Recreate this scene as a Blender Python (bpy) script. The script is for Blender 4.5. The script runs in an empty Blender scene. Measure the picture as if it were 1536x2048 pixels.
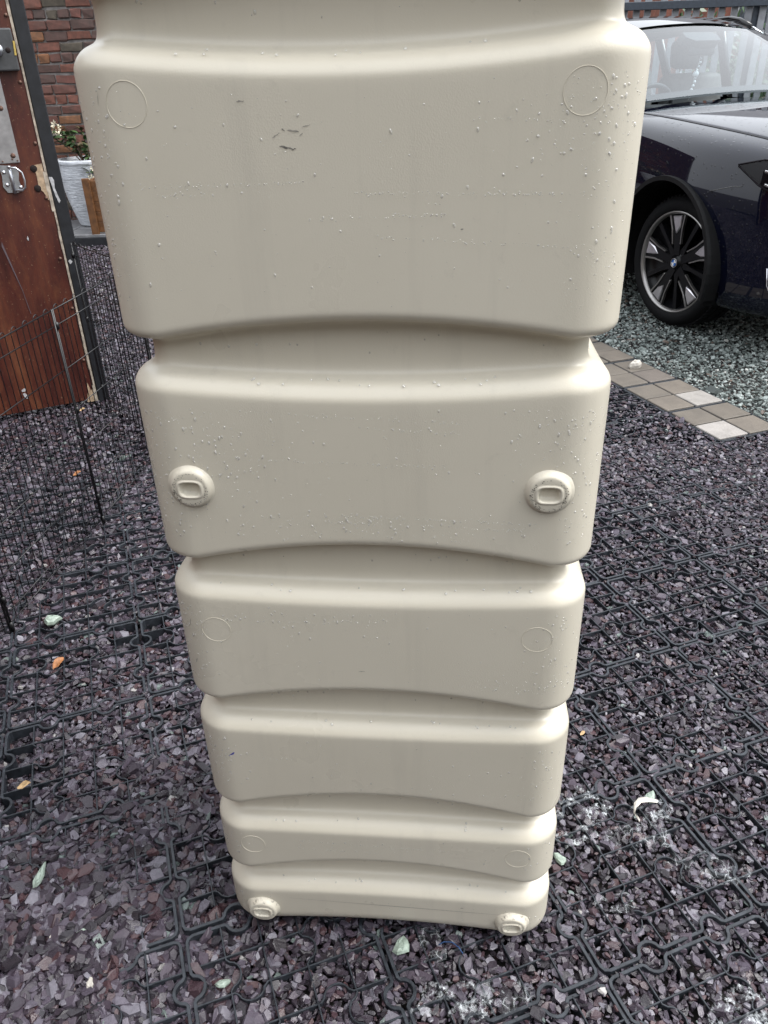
import bpy, bmesh, math, random
import numpy as np
from mathutils import Vector, Matrix

random.seed(7)
RNG = np.random.default_rng(7)
PI = math.pi
SC = bpy.context.scene
COL = SC.collection

# ------------------------------------------------------------------ camera, sky, sun, exposure
CAM_H = 1.4117
PITCH, ROLL, FPX = 0.5172, 0.0329, 1542.6
cd = bpy.data.cameras.new('camera')
cam = bpy.data.objects.new('camera', cd)
COL.objects.link(cam)
cd.sensor_fit = 'VERTICAL'
cd.sensor_height = 24.0
cd.lens = FPX / 2048 * 24.0
cd.clip_start, cd.clip_end = 0.02, 2000
_cz = np.array([0, math.cos(PITCH), -math.sin(PITCH)])
_x0 = np.array([1.0, 0, 0])
_y0 = np.cross(_cz, _x0)
_cx = math.cos(ROLL) * _x0 + math.sin(ROLL) * _y0
_cy = -math.sin(ROLL) * _x0 + math.cos(ROLL) * _y0
M = Matrix.Identity(4)
for i in range(3):
    M[i][0], M[i][1], M[i][2] = _cx[i], -_cy[i], -_cz[i]
M[2][3] = CAM_H
cam.matrix_world = M
SC.camera = cam

SUN_EL, SUN_AZ = math.radians(57), math.radians(96)     # azimuth clockwise from +Y
world = bpy.data.worlds.new('World')
SC.world = world
world.use_nodes = True
wn, wl = world.node_tree.nodes, world.node_tree.links
wn.clear()
sky = wn.new('ShaderNodeTexSky')
sky.sky_type = 'NISHITA'
sky.sun_disc = False
sky.sun_elevation, sky.sun_rotation = SUN_EL, SUN_AZ
sky.dust_density = 6.0
hs = wn.new('ShaderNodeHueSaturation')
hs.inputs['Saturation'].default_value = 0.15
mx = wn.new('ShaderNodeMix')
mx.data_type = 'RGBA'
mx.inputs[0].default_value = 0.75
mx.inputs[7].default_value = (7.0, 7.35, 7.9, 1)        # the even cloud cover
bg = wn.new('ShaderNodeBackground')
bg.inputs['Strength'].default_value = 0.12
wo = wn.new('ShaderNodeOutputWorld')
tcw = wn.new('ShaderNodeTexCoord'); sxyz = wn.new('ShaderNodeSeparateXYZ')
wl.new(tcw.outputs['Generated'], sxyz.inputs[0])
mr = wn.new('ShaderNodeMapRange')                       # standard overcast sky: brightest overhead
mr.inputs[1].default_value, mr.inputs[2].default_value, mr.inputs[3].default_value, mr.inputs[4].default_value = 0.0, 1.0, 0.72, 1.30
wl.new(sxyz.outputs[2], mr.inputs[0])
vm = wn.new('ShaderNodeVectorMath'); vm.operation = 'SCALE'
vm.inputs[0].default_value = (8.3, 8.7, 9.3)
wl.new(mr.outputs[0], vm.inputs['Scale'])
wl.new(vm.outputs[0], mx.inputs[7])
wl.new(sky.outputs[0], hs.inputs['Color'])
wl.new(hs.outputs[0], mx.inputs[6])
wl.new(mx.outputs[2], bg.inputs['Color'])
wl.new(bg.outputs[0], wo.inputs['Surface'])

sd = bpy.data.lights.new('sun', 'SUN')
sun = bpy.data.objects.new('sun', sd)
COL.objects.link(sun)
sd.energy, sd.angle, sd.color = 1.5, math.radians(26), (1.0, 0.97, 0.93)
_sv = Vector((math.sin(SUN_AZ) * math.cos(SUN_EL), math.cos(SUN_AZ) * math.cos(SUN_EL), math.sin(SUN_EL)))
sun.rotation_euler = _sv.to_track_quat('Z', 'Y').to_euler()
sun.location = (4, 4, 8)

SC.view_settings.view_transform = 'Standard'
SC.view_settings.look = 'None'
SC.view_settings.exposure = 1.08
SC.view_settings.gamma = 1.0
SC.render.engine = 'CYCLES'
SC.cycles.max_bounces = 8
SC.cycles.transparent_max_bounces = 12
SC.cycles.caustics_reflective = False
SC.cycles.caustics_refractive = False

# ------------------------------------------------------------------ materials
class NT:
    def __init__(self, name):
        self.m = bpy.data.materials.new(name)
        self.m.use_nodes = True
        self.n, self.l = self.m.node_tree.nodes, self.m.node_tree.links
        self.b = self.n['Principled BSDF']
        self.tc = None
    def co(self, kind='Object', scale=None):
        if not self.tc: self.tc = self.n.new('ShaderNodeTexCoord')
        o = self.tc.outputs[kind]
        if scale:
            mp = self.n.new('ShaderNodeMapping')
            mp.inputs['Scale'].default_value = scale
            self.l.new(o, mp.inputs[0]); o = mp.outputs[0]
        return o
    def noise(self, scale, detail=4, rough=0.55, co=None):
        t = self.n.new('ShaderNodeTexNoise')
        t.inputs['Scale'].default_value, t.inputs['Detail'].default_value, t.inputs['Roughness'].default_value = scale, detail, rough
        self.l.new(co if co is not None else self.co(), t.inputs['Vector'])
        return t.outputs['Fac']
    def vor(self, scale, co=None, feature='F1', out='Distance'):
        t = self.n.new('ShaderNodeTexVoronoi'); t.feature = feature
        t.inputs['Scale'].default_value = scale
        self.l.new(co if co is not None else self.co(), t.inputs['Vector'])
        return t.outputs[out]
    def ramp(self, fac, stops, interp='LINEAR'):
        r = self.n.new('ShaderNodeValToRGB'); cr = r.color_ramp; cr.interpolation = interp
        while len(cr.elements) < len(stops): cr.elements.new(0.5)
        for e, (p, c) in zip(cr.elements, stops):
            e.position = p
            e.color = (c, c, c, 1) if isinstance(c, (int, float)) else (*c, 1)
        self.l.new(fac, r.inputs[0])
        return r.outputs[0]
    def mix(self, fac, a, b, mode='MIX'):
        m = self.n.new('ShaderNodeMix'); m.data_type = 'RGBA'; m.blend_type = mode
        for s, v in ((0, fac), (6, a), (7, b)):
            if isinstance(v, (int, float)): m.inputs[s].default_value = v if s == 0 else (v, v, v, 1)
            elif isinstance(v, tuple): m.inputs[s].default_value = (*v, 1)
            else: self.l.new(v, m.inputs[s])
        return m.outputs[2]
    def math(self, op, a, b=0.0):
        m = self.n.new('ShaderNodeMath'); m.operation = op
        for s, v in ((0, a), (1, b)):
            if isinstance(v, (int, float)): m.inputs[s].default_value = v
            else: self.l.new(v, m.inputs[s])
        return m.outputs[0]
    def bump(self, h, strength=0.3, dist=0.001, normal=None):
        b = self.n.new('ShaderNodeBump')
        b.inputs['Strength'].default_value, b.inputs['Distance'].default_value = strength, dist
        self.l.new(h, b.inputs['Height'])
        if normal is not None: self.l.new(normal, b.inputs['Normal'])
        self.l.new(b.outputs[0], self.b.inputs['Normal'])
        return b.outputs[0]
    def set(self, **k):
        for key, v in k.items():
            s = self.b.inputs[key.replace('_', ' ')]
            if isinstance(v, (int, float)): s.default_value = v
            elif isinstance(v, tuple): s.default_value = (*v, 1)
            else: self.l.new(v, s)
        return self

def flat(name, c, rough=0.5, metal=0.0, var=0.15, sc=30, bump=0.0, **k):
    t = NT(name)
    f = t.noise(sc)
    d = tuple(x * (1 - var) for x in c); u = tuple(min(1, x * (1 + var)) for x in c)
    t.set(Base_Color=t.ramp(f, [(0.3, d), (0.7, u)]), Roughness=rough, Metallic=metal, **k)
    if bump: t.bump(f, bump, 0.002)
    return t.m

MAT = {}
def m_tank(name, dirty=0.0):
    t = NT(name)
    n1 = t.noise(3.0, 5); n2 = t.noise(60, 3)
    base = t.ramp(n1, [(0.3, (0.590, 0.548, 0.450)), (0.7, (0.625, 0.583, 0.485))])
    st = t.noise(9, 5, 0.65, t.co('Object', (3.0, 3.0, 0.22)))
    base = t.mix(t.ramp(st, [(0.55, 0.0), (0.75, 0.18)]), base, (0.41, 0.385, 0.33))
    gr = t.noise(34, 6, 0.75)
    base = t.mix(t.ramp(gr, [(0.60, 0.0), (0.80, 0.30)]), base, (0.36, 0.335, 0.285))
    if dirty:
        d = t.noise(120, 4, 0.75)
        base = t.mix(t.ramp(d, [(0.56, 0.0), (0.68, dirty)]), base, (0.05, 0.043, 0.035))
    fine = t.noise(420, 2, 0.5)
    mist = t.math('MULTIPLY', t.ramp(t.noise(5.0, 3), [(0.45, 0.0), (0.62, 1.0)]), t.vor(520))
    h = t.math('ADD', t.math('MULTIPLY', fine, 0.5), t.math('MULTIPLY', mist, 0.8))
    t.bump(h, 0.15, 0.0009)
    t.set(Base_Color=base, Roughness=t.ramp(t.noise(7, 4), [(0.3, 0.24), (0.7, 0.40)]), Specular_IOR_Level=0.5)
    return t.m
MAT['tank'] = m_tank('beige_polythene')
MAT['boss'] = m_tank('beige_polythene_scuffed', 0.10)
MAT['boss_dirty'] = m_tank('beige_polythene_muddy', 0.8)

def m_water():
    m = bpy.data.materials.new('rain_water'); m.use_nodes = True
    n, l = m.node_tree.nodes, m.node_tree.links; n.clear()
    o = n.new('ShaderNodeOutputMaterial'); tr = n.new('ShaderNodeBsdfTransparent'); gl = n.new('ShaderNodeBsdfGlossy'); mi = n.new('ShaderNodeMixShader'); m2 = n.new('ShaderNodeMixShader')
    df = n.new('ShaderNodeBsdfTranslucent'); d2 = n.new('ShaderNodeBsdfDiffuse'); ad = n.new('ShaderNodeMixShader')
    df.inputs[0].default_value = (0.9, 0.9, 0.88, 1); d2.inputs[0].default_value = (0.9, 0.9, 0.88, 1)  # whitish body colour stands in for sky highlights refracted in the drops
    l.new(d2.outputs[0], ad.inputs[1]); l.new(df.outputs[0], ad.inputs[2]); ad.inputs[0].default_value = 0.15
    tr.inputs[0].default_value = (0.97, 0.97, 0.96, 1); gl.inputs['Roughness'].default_value = 0.05
    mi.inputs[0].default_value = 0.26; m2.inputs[0].default_value = 0.14
    l.new(tr.outputs[0], mi.inputs[1]); l.new(ad.outputs[0], mi.inputs[2]); l.new(mi.outputs[0], m2.inputs[1]); l.new(gl.outputs[0], m2.inputs[2]); l.new(m2.outputs[0], o.inputs[0])
    return m
MAT['water'] = m_water()

t = NT('purple_slate')
g = t.n.new('ShaderNodeNewGeometry')
c = t.ramp(g.outputs['Random Per Island'], [
    (0.0, (0.018, 0.013, 0.017)), (0.18, (0.038, 0.027, 0.036)), (0.40, (0.066, 0.047, 0.061)), (0.57, (0.058, 0.030, 0.035)),
    (0.66, (0.092, 0.072, 0.091)), (0.80, (0.124, 0.104, 0.125)), (0.87, (0.072, 0.034, 0.036)), (0.925, (0.180, 0.162, 0.182)),
    (0.986, (0.145, 0.175, 0.155)), (0.995, (0.38, 0.35, 0.32))], 'CONSTANT')
c = t.mix(t.ramp(t.noise(90, 4, 0.65), [(0.3, 0.0), (0.75, 0.45)]), c, (0.028, 0.025, 0.029))
c = t.mix(1.0, c, (0.96, 1.0, 1.05), 'MULTIPLY')
t.bump(t.noise(260, 4, 0.6, t.co('Object', (1, 1, 4))), 0.5, 0.002)
t.set(Base_Color=c, Roughness=t.ramp(t.noise(25), [(0.35, 0.20), (0.65, 0.52)]), Specular_IOR_Level=0.52)
MAT['slate'] = t.m

t = NT('pale_slate')
g = t.n.new('ShaderNodeNewGeometry')
c = t.ramp(g.outputs['Random Per Island'], [
    (0.0, (0.045, 0.055, 0.052)), (0.25, (0.115, 0.132, 0.125)), (0.5, (0.185, 0.21, 0.20)), (0.75, (0.27, 0.30, 0.29)),
    (0.93, (0.11, 0.08, 0.065)), (0.96, (0.38, 0.38, 0.36))], 'CONSTANT')
c = t.mix(1.0, c, (0.98, 1.0, 0.99), 'MULTIPLY')
t.bump(t.noise(200, 4), 0.4, 0.002)
t.set(Base_Color=c, Roughness=0.45)
MAT['pale_slate'] = t.m

MAT['soil'] = flat('dark_soil', (0.022, 0.018, 0.017), 0.8, var=0.4, sc=40, bump=0.5)
t = NT('black_grid_plastic')
t.set(Base_Color=t.ramp(t.noise(60), [(0.35, (0.015, 0.0175, 0.022)), (0.7, (0.036, 0.042, 0.051))]), Roughness=t.ramp(t.noise(30), [(0.3, 0.28), (0.7, 0.55)]), Specular_IOR_Level=0.38)
t.bump(t.noise(300), 0.2, 0.001); MAT['grid'] = t.m

def m_obj_ramp(name, stops, rough, bump_s, bsc=60, spots=None):
    t = NT(name)
    oi = t.n.new('ShaderNodeObjectInfo')
    c = t.ramp(oi.outputs['Random'], stops, 'CONSTANT')
    co = t.n.new('ShaderNodeVectorMath'); co.operation = 'ADD'
    t.l.new(t.co(), co.inputs[0]); t.l.new(oi.outputs['Location'], co.inputs[1])
    n = t.noise(bsc * 0.4, 5, 0.65, co.outputs[0])
    c = t.mix(t.ramp(n, [(0.35, 0.0), (0.75, 0.6)]), c, spots or (0.03, 0.025, 0.02))
    c = t.mix(t.ramp(t.noise(9, 4, 0.6, co.outputs[0]), [(0.45, 0.0), (0.7, 0.35)]), c, (0.045, 0.04, 0.034))
    t.bump(t.noise(bsc, 5, 0.65, co.outputs[0]), bump_s, 0.004)
    t.set(Base_Color=c, Roughness=rough)
    return t.m
MAT['brick'] = m_obj_ramp('old_red_brick', [(0, (0.15, 0.060, 0.045)), (0.2, (0.21, 0.080, 0.055)), (0.38, (0.115, 0.062, 0.052)), (0.54, (0.25, 0.11, 0.05)),
                                          (0.64, (0.18, 0.068, 0.052)), (0.8, (0.095, 0.060, 0.052)), (0.92, (0.10, 0.082, 0.06))], 0.8, 0.7, 55)
MAT['mortar'] = flat('old_lime_mortar', (0.20, 0.185, 0.175), 0.9, var=0.45, sc=14, bump=0.5)
MAT['paver'] = m_obj_ramp('brown_concrete_paver', [(0, (0.125, 0.108, 0.088)), (0.5, (0.15, 0.128, 0.104)), (0.8, (0.135, 0.115, 0.10))], 0.6, 0.4, 160, (0.11, 0.095, 0.08))
MAT['granite'] = m_obj_ramp('pale_speckled_paver', [(0, (0.30, 0.285, 0.265)), (0.5, (0.33, 0.31, 0.29))], 0.6, 0.4, 260, (0.2, 0.17, 0.15))
MAT['slab'] = flat('grey_paving_slab', (0.16, 0.16, 0.165), 0.6, var=0.25, sc=18)
MAT['black_paint'] = flat('black_paint', (0.012, 0.013, 0.016), 0.45, var=0.4, sc=25, bump=0.15)
MAT['white_flake'] = flat('flaking_white_paint', (0.42, 0.42, 0.43), 0.7, var=0.3, sc=60)

t = NT('weathered_varnished_wood')
v = t.co('Object', (3.2, 3.2, 0.8))
n1 = t.noise(2.6, 7, 0.66, v); n2 = t.noise(26, 5, 0.7, t.co('Object', (3, 3, 0.5)))
c = t.ramp(n1, [(0.30, (0.022, 0.005, 0.004)), (0.44, (0.060, 0.011, 0.007)), (0.54, (0.088, 0.019, 0.008)), (0.64, (0.130, 0.035, 0.012)), (0.80, (0.18, 0.068, 0.028))])
c = t.mix(t.ramp(n2, [(0.4, 0.0), (0.72, 0.55)]), c, (0.045, 0.014, 0.009))
c = t.mix(t.ramp(t.noise(75, 3, 0.7), [(0.64, 0.0), (0.71, 0.55)]), c, (0.36, 0.24, 0.15))
c = t.mix(t.ramp(t.noise(5.5, 5, 0.7, t.co('Object', (1.6, 1.6, 0.7))), [(0.54, 0.0), (0.72, 0.55)]), c, (0.17, 0.060, 0.022))
t.bump(n2, 0.2, 0.001)
t.set(Base_Color=c, Roughness=t.ramp(n1, [(0.3, 0.34), (0.7, 0.62)])); MAT['wood'] = t.m
MAT['raw_wood'] = flat('bare_pale_wood', (0.40, 0.29, 0.19), 0.75, var=0.4, sc=45, bump=0.3)
MAT['door_edge'] = flat('chipped_door_edge', (0.36, 0.31, 0.25), 0.75, var=0.5, sc=40, bump=0.3)
MAT['oak'] = flat('brown_stained_timber', (0.13, 0.055, 0.018), 0.55, var=0.35, sc=22)
MAT['steel'] = flat('brushed_steel', (0.42, 0.41, 0.41), 0.42, 0.75, var=0.2, sc=25)
MAT['zinc'] = flat('zinc_plate', (0.55, 0.57, 0.6), 0.32, 0.9, var=0.2, sc=40)
MAT['rust'] = flat('rusty_screw', (0.14, 0.08, 0.06), 0.6, 0.5, var=0.4, sc=120)
MAT['latch'] = flat('dark_grey_latch', (0.07, 0.072, 0.075), 0.45, 0.2, var=0.25)
MAT['yellow'] = flat('yellow_plastic', (0.55, 0.4, 0.10), 0.5)
MAT['hole'] = flat('dark_hole', (0.012, 0.006, 0.005), 0.9)
MAT['wire'] = flat('black_coated_wire', (0.007, 0.007, 0.008), 0.38, 0.0, var=0.3, sc=60)
t = NT('ribbed_white_glaze')
t.set(Base_Color=t.ramp(t.noise(14), [(0.3, (0.42, 0.44, 0.47)), (0.7, (0.6, 0.62, 0.65))]), Roughness=0.45)
t.bump(t.noise(40, 3, 0.6, t.co('Object', (0.25, 0.25, 1.6))), 1.0, 0.015); MAT['pot'] = t.m
MAT['compost'] = flat('compost', (0.02, 0.015, 0.012), 0.9, var=0.4)
MAT['leaf'] = m_obj_ramp('green_leaf', [(0, (0.030, 0.085, 0.020)), (0.3, (0.05, 0.115, 0.03)), (0.6, (0.07, 0.09, 0.03)), (0.85, (0.115, 0.085, 0.04))], 0.45, 0.1, 60)
MAT['petal'] = flat('cream_petal', (0.66, 0.60, 0.46), 0.6)
MAT['stem'] = flat('brown_stem', (0.08, 0.05, 0.03), 0.7)
MAT['dead_leaf'] = flat('orange_dead_leaf', (0.30, 0.125, 0.045), 0.6, var=0.4, sc=90)
MAT['tan_leaf'] = flat('tan_dead_leaf', (0.52, 0.36, 0.19), 0.6, var=0.35, sc=90)
MAT['green_stone'] = flat('pale_green_stone', (0.27, 0.33, 0.28), 0.45, var=0.25, sc=60, bump=0.3)
MAT['white_stone'] = flat('off_white_stone', (0.50, 0.47, 0.42), 0.55, var=0.25, sc=60, bump=0.3)
def foam_mat(nm, web_k, core_k):
    t = NT(nm)
    ed = t.n.new('ShaderNodeTexVoronoi'); ed.feature = 'DISTANCE_TO_EDGE'; ed.inputs['Scale'].default_value = 62
    wob = t.n.new('ShaderNodeVectorMath'); wob.operation = 'MULTIPLY_ADD'
    nz = t.n.new('ShaderNodeTexNoise'); nz.inputs['Scale'].default_value = 80
    t.l.new(t.co('Object'), nz.inputs['Vector']); t.l.new(nz.outputs['Color'], wob.inputs[0]); wob.inputs[1].default_value = (.012, .012, .012); t.l.new(t.co('Object'), wob.inputs[2])
    t.l.new(wob.outputs[0], ed.inputs['Vector'])
    web = t.ramp(ed.outputs['Distance'], [(0.0, 0.70), (0.035, 0.35), (0.09, 0.08), (0.3, 0.03)])
    big = t.ramp(t.noise(34, 4, 0.6), [(0.48, 0.0), (0.66, 1.0)])
    core = t.ramp(t.noise(105, 5, 0.6, wob.outputs[0]), [(0.47, 0.0), (0.60, 0.9)])
    al = t.math('MULTIPLY', big, t.math('MAXIMUM', t.math('MULTIPLY', web, web_k), t.math('MULTIPLY', core, core_k)))
    t.set(Base_Color=(0.78, 0.82, 0.85), Roughness=0.3, Alpha=al)
    t.bump(t.noise(240, 3), 0.6, 0.002)
    return t.m
MAT['foam_web'] = foam_mat('thin_soap_film', 0.62, 0.10)
MAT['foam'] = foam_mat('white_soap_foam', 0.30, 0.72)

MAT['blue_ink'] = flat('blue_ink', (0.02, 0.03, 0.30), 0.5)
MAT['black_scuff'] = flat('black_scuff', (0.19, 0.18, 0.16), 0.6, var=0.5, sc=300)
t = NT('yellow_brown_mud'); t.set(Base_Color=t.ramp(t.noise(130, 4, 0.7), [(0.36, (0.035, 0.024, 0.010)), (0.5, (0.22, 0.17, 0.085)), (0.68, (0.42, 0.36, 0.22))]), Roughness=0.5); MAT['mud'] = t.m
MAT['boss_dirt'] = flat('ground_in_dirt', (0.06, 0.052, 0.045), 0.7)
MAT['grey_scuff'] = flat('grey_scuff', (0.30, 0.285, 0.25), 0.6, var=0.3, sc=300)
MAT['scratch'] = flat('dull_scratch', (0.10, 0.075, 0.085), 0.6)
MAT['blue_string'] = flat('blue_string', (0.015, 0.05, 0.14), 0.5)

# car
t = NT('dark_navy_car_paint')
dr = t.vor(40, t.co('Object')); dm = t.ramp(dr, [(0.0, 1.0), (0.17, 0.8), (0.26, 0.0)])
dsel = t.vor(40, t.co('Object'), out='Color')
sep = t.n.new('ShaderNodeSeparateColor'); t.l.new(dsel, sep.inputs[0])
drop = t.math('MULTIPLY', dm, t.ramp(sep.outputs[0], [(0.50, 0.0), (0.56, 1.0)]))
t.bump(drop, 1.0, 0.012)
t.set(Base_Color=(0.0018, 0.0026, 0.010), Roughness=0.06, Metallic=0.0, Coat_Weight=0.85, Coat_IOR=1.5, Coat_Roughness=0.02, Specular_IOR_Level=0.15, IOR=1.5)
MAT['paint'] = t.m
t = NT('black_glass_roof'); t.set(Base_Color=(0.01, 0.011, 0.014), Roughness=0.05, IOR=2.6, Coat_Weight=0.5); MAT['roof_glass'] = t.m
MAT['cladding'] = flat('black_wheel_arch_plastic', (0.004, 0.004, 0.0045), 0.5, var=0.2, Specular_IOR_Level=0.25)
MAT['tyre'] = flat('tyre_rubber', (0.004, 0.004, 0.0045), 0.8, var=0.2, Specular_IOR_Level=0.2)
MAT['rim_black'] = flat('gloss_black_rim', (0.005, 0.005, 0.006), 0.3, var=0.1, Specular_IOR_Level=0.25)
MAT['rim_grey'] = flat('machined_grey_rim', (0.30, 0.29, 0.28), 0.3, 0.85, var=0.1)
MAT['rim_silver'] = flat('silver_insert', (0.62, 0.60, 0.62), 0.28, 0.85, var=0.1)
MAT['lamp_black'] = flat('dark_lamp_housing', (0.008, 0.006, 0.008), 0.6, var=0.2, Specular_IOR_Level=0.1)
MAT['chrome'] = flat('satin_chrome', (0.75, 0.76, 0.78), 0.15, 1.0, var=0.05)
MAT['trim_black'] = flat('gloss_black_trim', (0.006, 0.006, 0.007), 0.15, var=0.1)
MAT['seat'] = flat('grey_seat_leather', (0.10, 0.10, 0.10), 0.55, var=0.15)
MAT['dash'] = flat('dark_dashboard', (0.035, 0.035, 0.037), 0.6, var=0.15)
MAT['cabin'] = flat('cabin_lining', (0.13, 0.13, 0.13), 0.8, var=0.1)
MAT['roundel_blue'] = flat('roundel_blue', (0.03, 0.13, 0.42), 0.3)
MAT['roundel_white'] = flat('roundel_white', (0.7, 0.7, 0.7), 0.3)
MAT['led'] = flat('clear_lamp_reflector', (0.75, 0.75, 0.75), 0.15, 0.9, var=0.1)
def m_glass(name, tint, f0, pw=4.0):
    m = bpy.data.materials.new(name); m.use_nodes = True
    n, l = m.node_tree.nodes, m.node_tree.links; n.clear()
    o = n.new('ShaderNodeOutputMaterial'); tr = n.new('ShaderNodeBsdfTransparent'); gl = n.new('ShaderNodeBsdfGlossy'); mi = n.new('ShaderNodeMixShader')
    tr.inputs[0].default_value = (*tint, 1); gl.inputs['Roughness'].default_value = 0.015
    ge = n.new('ShaderNodeNewGeometry'); dt = n.new('ShaderNodeVectorMath'); dt.operation = 'DOT_PRODUCT'
    l.new(ge.outputs['Normal'], dt.inputs[0]); l.new(ge.outputs['Incoming'], dt.inputs[1])
    def mth(op, a, b):
        q = n.new('ShaderNodeMath'); q.operation = op
        for k, v in ((0, a), (1, b)):
            if isinstance(v, (int, float)): q.inputs[k].default_value = v
            else: l.new(v, q.inputs[k])
        return q.outputs[0]
    ab = mth('ABSOLUTE', dt.outputs['Value'], 0.0)
    fr_ = mth('ADD', f0, mth('MULTIPLY', mth('POWER', mth('SUBTRACT', 1.0, ab), pw), 1 - f0))
    tn = n.new('ShaderNodeTexNoise'); tn.inputs['Scale'].default_value = 3.0
    bp = n.new('ShaderNodeBump'); bp.inputs['Strength'].default_value = 0.04; bp.inputs['Distance'].default_value = 0.01
    l.new(tn.outputs['Fac'], bp.inputs['Height']); l.new(bp.outputs[0], gl.inputs['Normal'])
    l.new(fr_, mi.inputs[0]); l.new(tr.outputs[0], mi.inputs[1]); l.new(gl.outputs[0], mi.inputs[2]); l.new(mi.outputs[0], o.inputs[0])
    return m
MAT['windscreen'] = m_glass('windscreen_glass', (0.80, 0.90, 0.93), 0.16)
MAT['side_glass'] = m_glass('side_window_glass', (0.78, 0.83, 0.83), 0.06)
MAT['lamp_glass'] = m_glass('headlight_lens', (0.62, 0.62, 0.65), 0.02, 6.0)
MAT['pale_timber'] = m_obj_ramp('grey_fence_pale', [(0, (0.30, 0.31, 0.33)), (0.4, (0.36, 0.37, 0.39)), (0.7, (0.26, 0.27, 0.29))], 0.7, 0.3, 30, (0.2, 0.2, 0.21))
MAT['rail'] = flat('dark_blue_grey_rail', (0.035, 0.045, 0.06), 0.5, var=0.2)
MAT['far_brick'] = flat('far_red_brick', (0.20, 0.075, 0.05), 0.8, var=0.35, sc=9)
MAT['old_brickwork'] = flat('weathered_brickwork', (0.11, 0.06, 0.045), 0.85, var=0.45, sc=5)
MAT['render'] = flat('cream_render', (0.55, 0.46, 0.33), 0.8, var=0.15, sc=3)
MAT['house_render'] = flat('weathered_buff_render', (0.30, 0.265, 0.205), 0.85, var=0.15, sc=2)  # buff chosen so the added unseen building bounces warm light
MAT['roof_slate'] = flat('grey_roof', (0.09, 0.09, 0.10), 0.7, var=0.2)
MAT['far_glass'] = flat('dark_window', (0.05, 0.06, 0.07), 0.1)
MAT['white_frame'] = flat('white_frame', (0.7, 0.7, 0.7), 0.5)

# ------------------------------------------------------------------ helpers
def link(name, me, mat, parent=None, smooth=False):
    o = bpy.data.objects.new(name, me)
    COL.objects.link(o)
    if mat is not None:
        for m in (mat if isinstance(mat, (list, tuple)) else [mat]):
            me.materials.append(MAT[m] if isinstance(m, str) else m)
    if smooth:
        me.polygons.foreach_set('use_smooth', np.ones(len(me.polygons), bool))
    if parent is not None: o.parent = parent
    return o

def mesh(name, V, F):
    me = bpy.data.meshes.new(name)
    me.from_pydata([tuple(map(float, v)) for v in V], [], [tuple(map(int, f)) for f in F])
    me.polygons.foreach_set('use_smooth', np.zeros(len(me.polygons), bool))
    me.update()
    return me

def bm_obj(name, bm, mat, parent=None, smooth=False, recalc=True):
    if recalc: bmesh.ops.recalc_face_normals(bm, faces=bm.faces[:])
    me = bpy.data.meshes.new(name)
    bm.to_mesh(me); bm.free()
    return link(name, me, mat, parent, smooth)

def tag(o, label, cat, group=None, kind=None):
    o['label'] = label
    if cat: o['category'] = cat
    if group: o['group'] = group
    o['kind'] = kind or 'thing'
    return o

def thing(name, label, cat, loc=(0, 0, 0), rot=(0, 0, 0), group=None):
    o = bpy.data.objects.new(name, None)
    COL.objects.link(o)
    o.location, o.rotation_euler = loc, rot
    o.empty_display_size = 0.05
    return tag(o, label, cat, group)

def add_box(bm, c, s, rot=None, bevel=0.0, seg=1):
    r = bmesh.ops.create_cube(bm, size=1.0)
    vs = r['verts']
    bmesh.ops.scale(bm, vec=s, verts=vs)
    if bevel:
        es = list({e for v in vs for e in v.link_edges})
        rb = bmesh.ops.bevel(bm, geom=es, offset=bevel, segments=seg, affect='EDGES', profile=0.5)
        vs = list({v for f in rb['faces'] for v in f.verts} | {v for v in vs if v.is_valid})
        isl = set(vs); stack = list(vs)
        while stack:
            v = stack.pop()
            for e in v.link_edges:
                w = e.other_vert(v)
                if w not in isl: isl.add(w); stack.append(w)
        vs = list(isl)
    m = Matrix.Translation(Vector(c))
    if rot is not None: m = m @ (rot if isinstance(rot, Matrix) else Matrix.Rotation(rot, 4, 'Z'))
    bmesh.ops.transform(bm, matrix=m, verts=vs)
    return vs

def box(name, c, s, mat, parent=None, rot=None, bevel=0.0, seg=1):
    bm = bmesh.new(); add_box(bm, c, s, rot, bevel, seg)
    return bm_obj(name, bm, mat, parent)

def tube_vf(pts, r, n=6, closed=False, V=None, F=None, taper=None):
    V = [] if V is None else V; F = [] if F is None else F
    P = [Vector(p) for p in pts]; k = len(P); b0 = len(V); prev = None
    for i, p in enumerate(P):
        if closed: d = P[(i + 1) % k] - P[i - 1]
        else: d = P[min(i + 1, k - 1)] - P[max(i - 1, 0)]
        d.normalize()
        if prev is None:
            up = Vector((0, 0, 1)) if abs(d.z) < 0.9 else Vector((1, 0, 0))
            a = d.cross(up).normalized()
        else:
            a = (prev - d * prev.dot(d)).normalized()
        prev = a; b = d.cross(a)
        rr = r * (taper[i] if taper else 1)
        for j in range(n):
            t = 2 * PI * j / n
            V.append(p + (a * math.cos(t) + b * math.sin(t)) * rr)
    for i in range(k if closed else k - 1):
        for j in range(n):
            A = b0 + i * n; B = b0 + ((i + 1) % k) * n
            F.append((A + j, A + (j + 1) % n, B + (j + 1) % n, B + j))
    if not closed:
        F.append(tuple(b0 + j for j in range(n))[::-1]); F.append(tuple(b0 + (k - 1) * n + j for j in range(n)))
    return V, F

def tube(name, pts, r, mat, parent=None, n=6, closed=False, taper=None):
    V, F = tube_vf(pts, r, n, closed, taper=taper)
    return link(name, mesh(name, V, F), mat, parent, True)

def grid_vf(P):
    """P: array (a,b,3) -> verts, quads"""
    a, b = P.shape[:2]
    idx = np.arange(a * b).reshape(a, b)
    F = np.stack([idx[:-1, :-1], idx[1:, :-1], idx[1:, 1:], idx[:-1, 1:]], -1).reshape(-1, 4)
    return P.reshape(-1, 3), F

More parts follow.
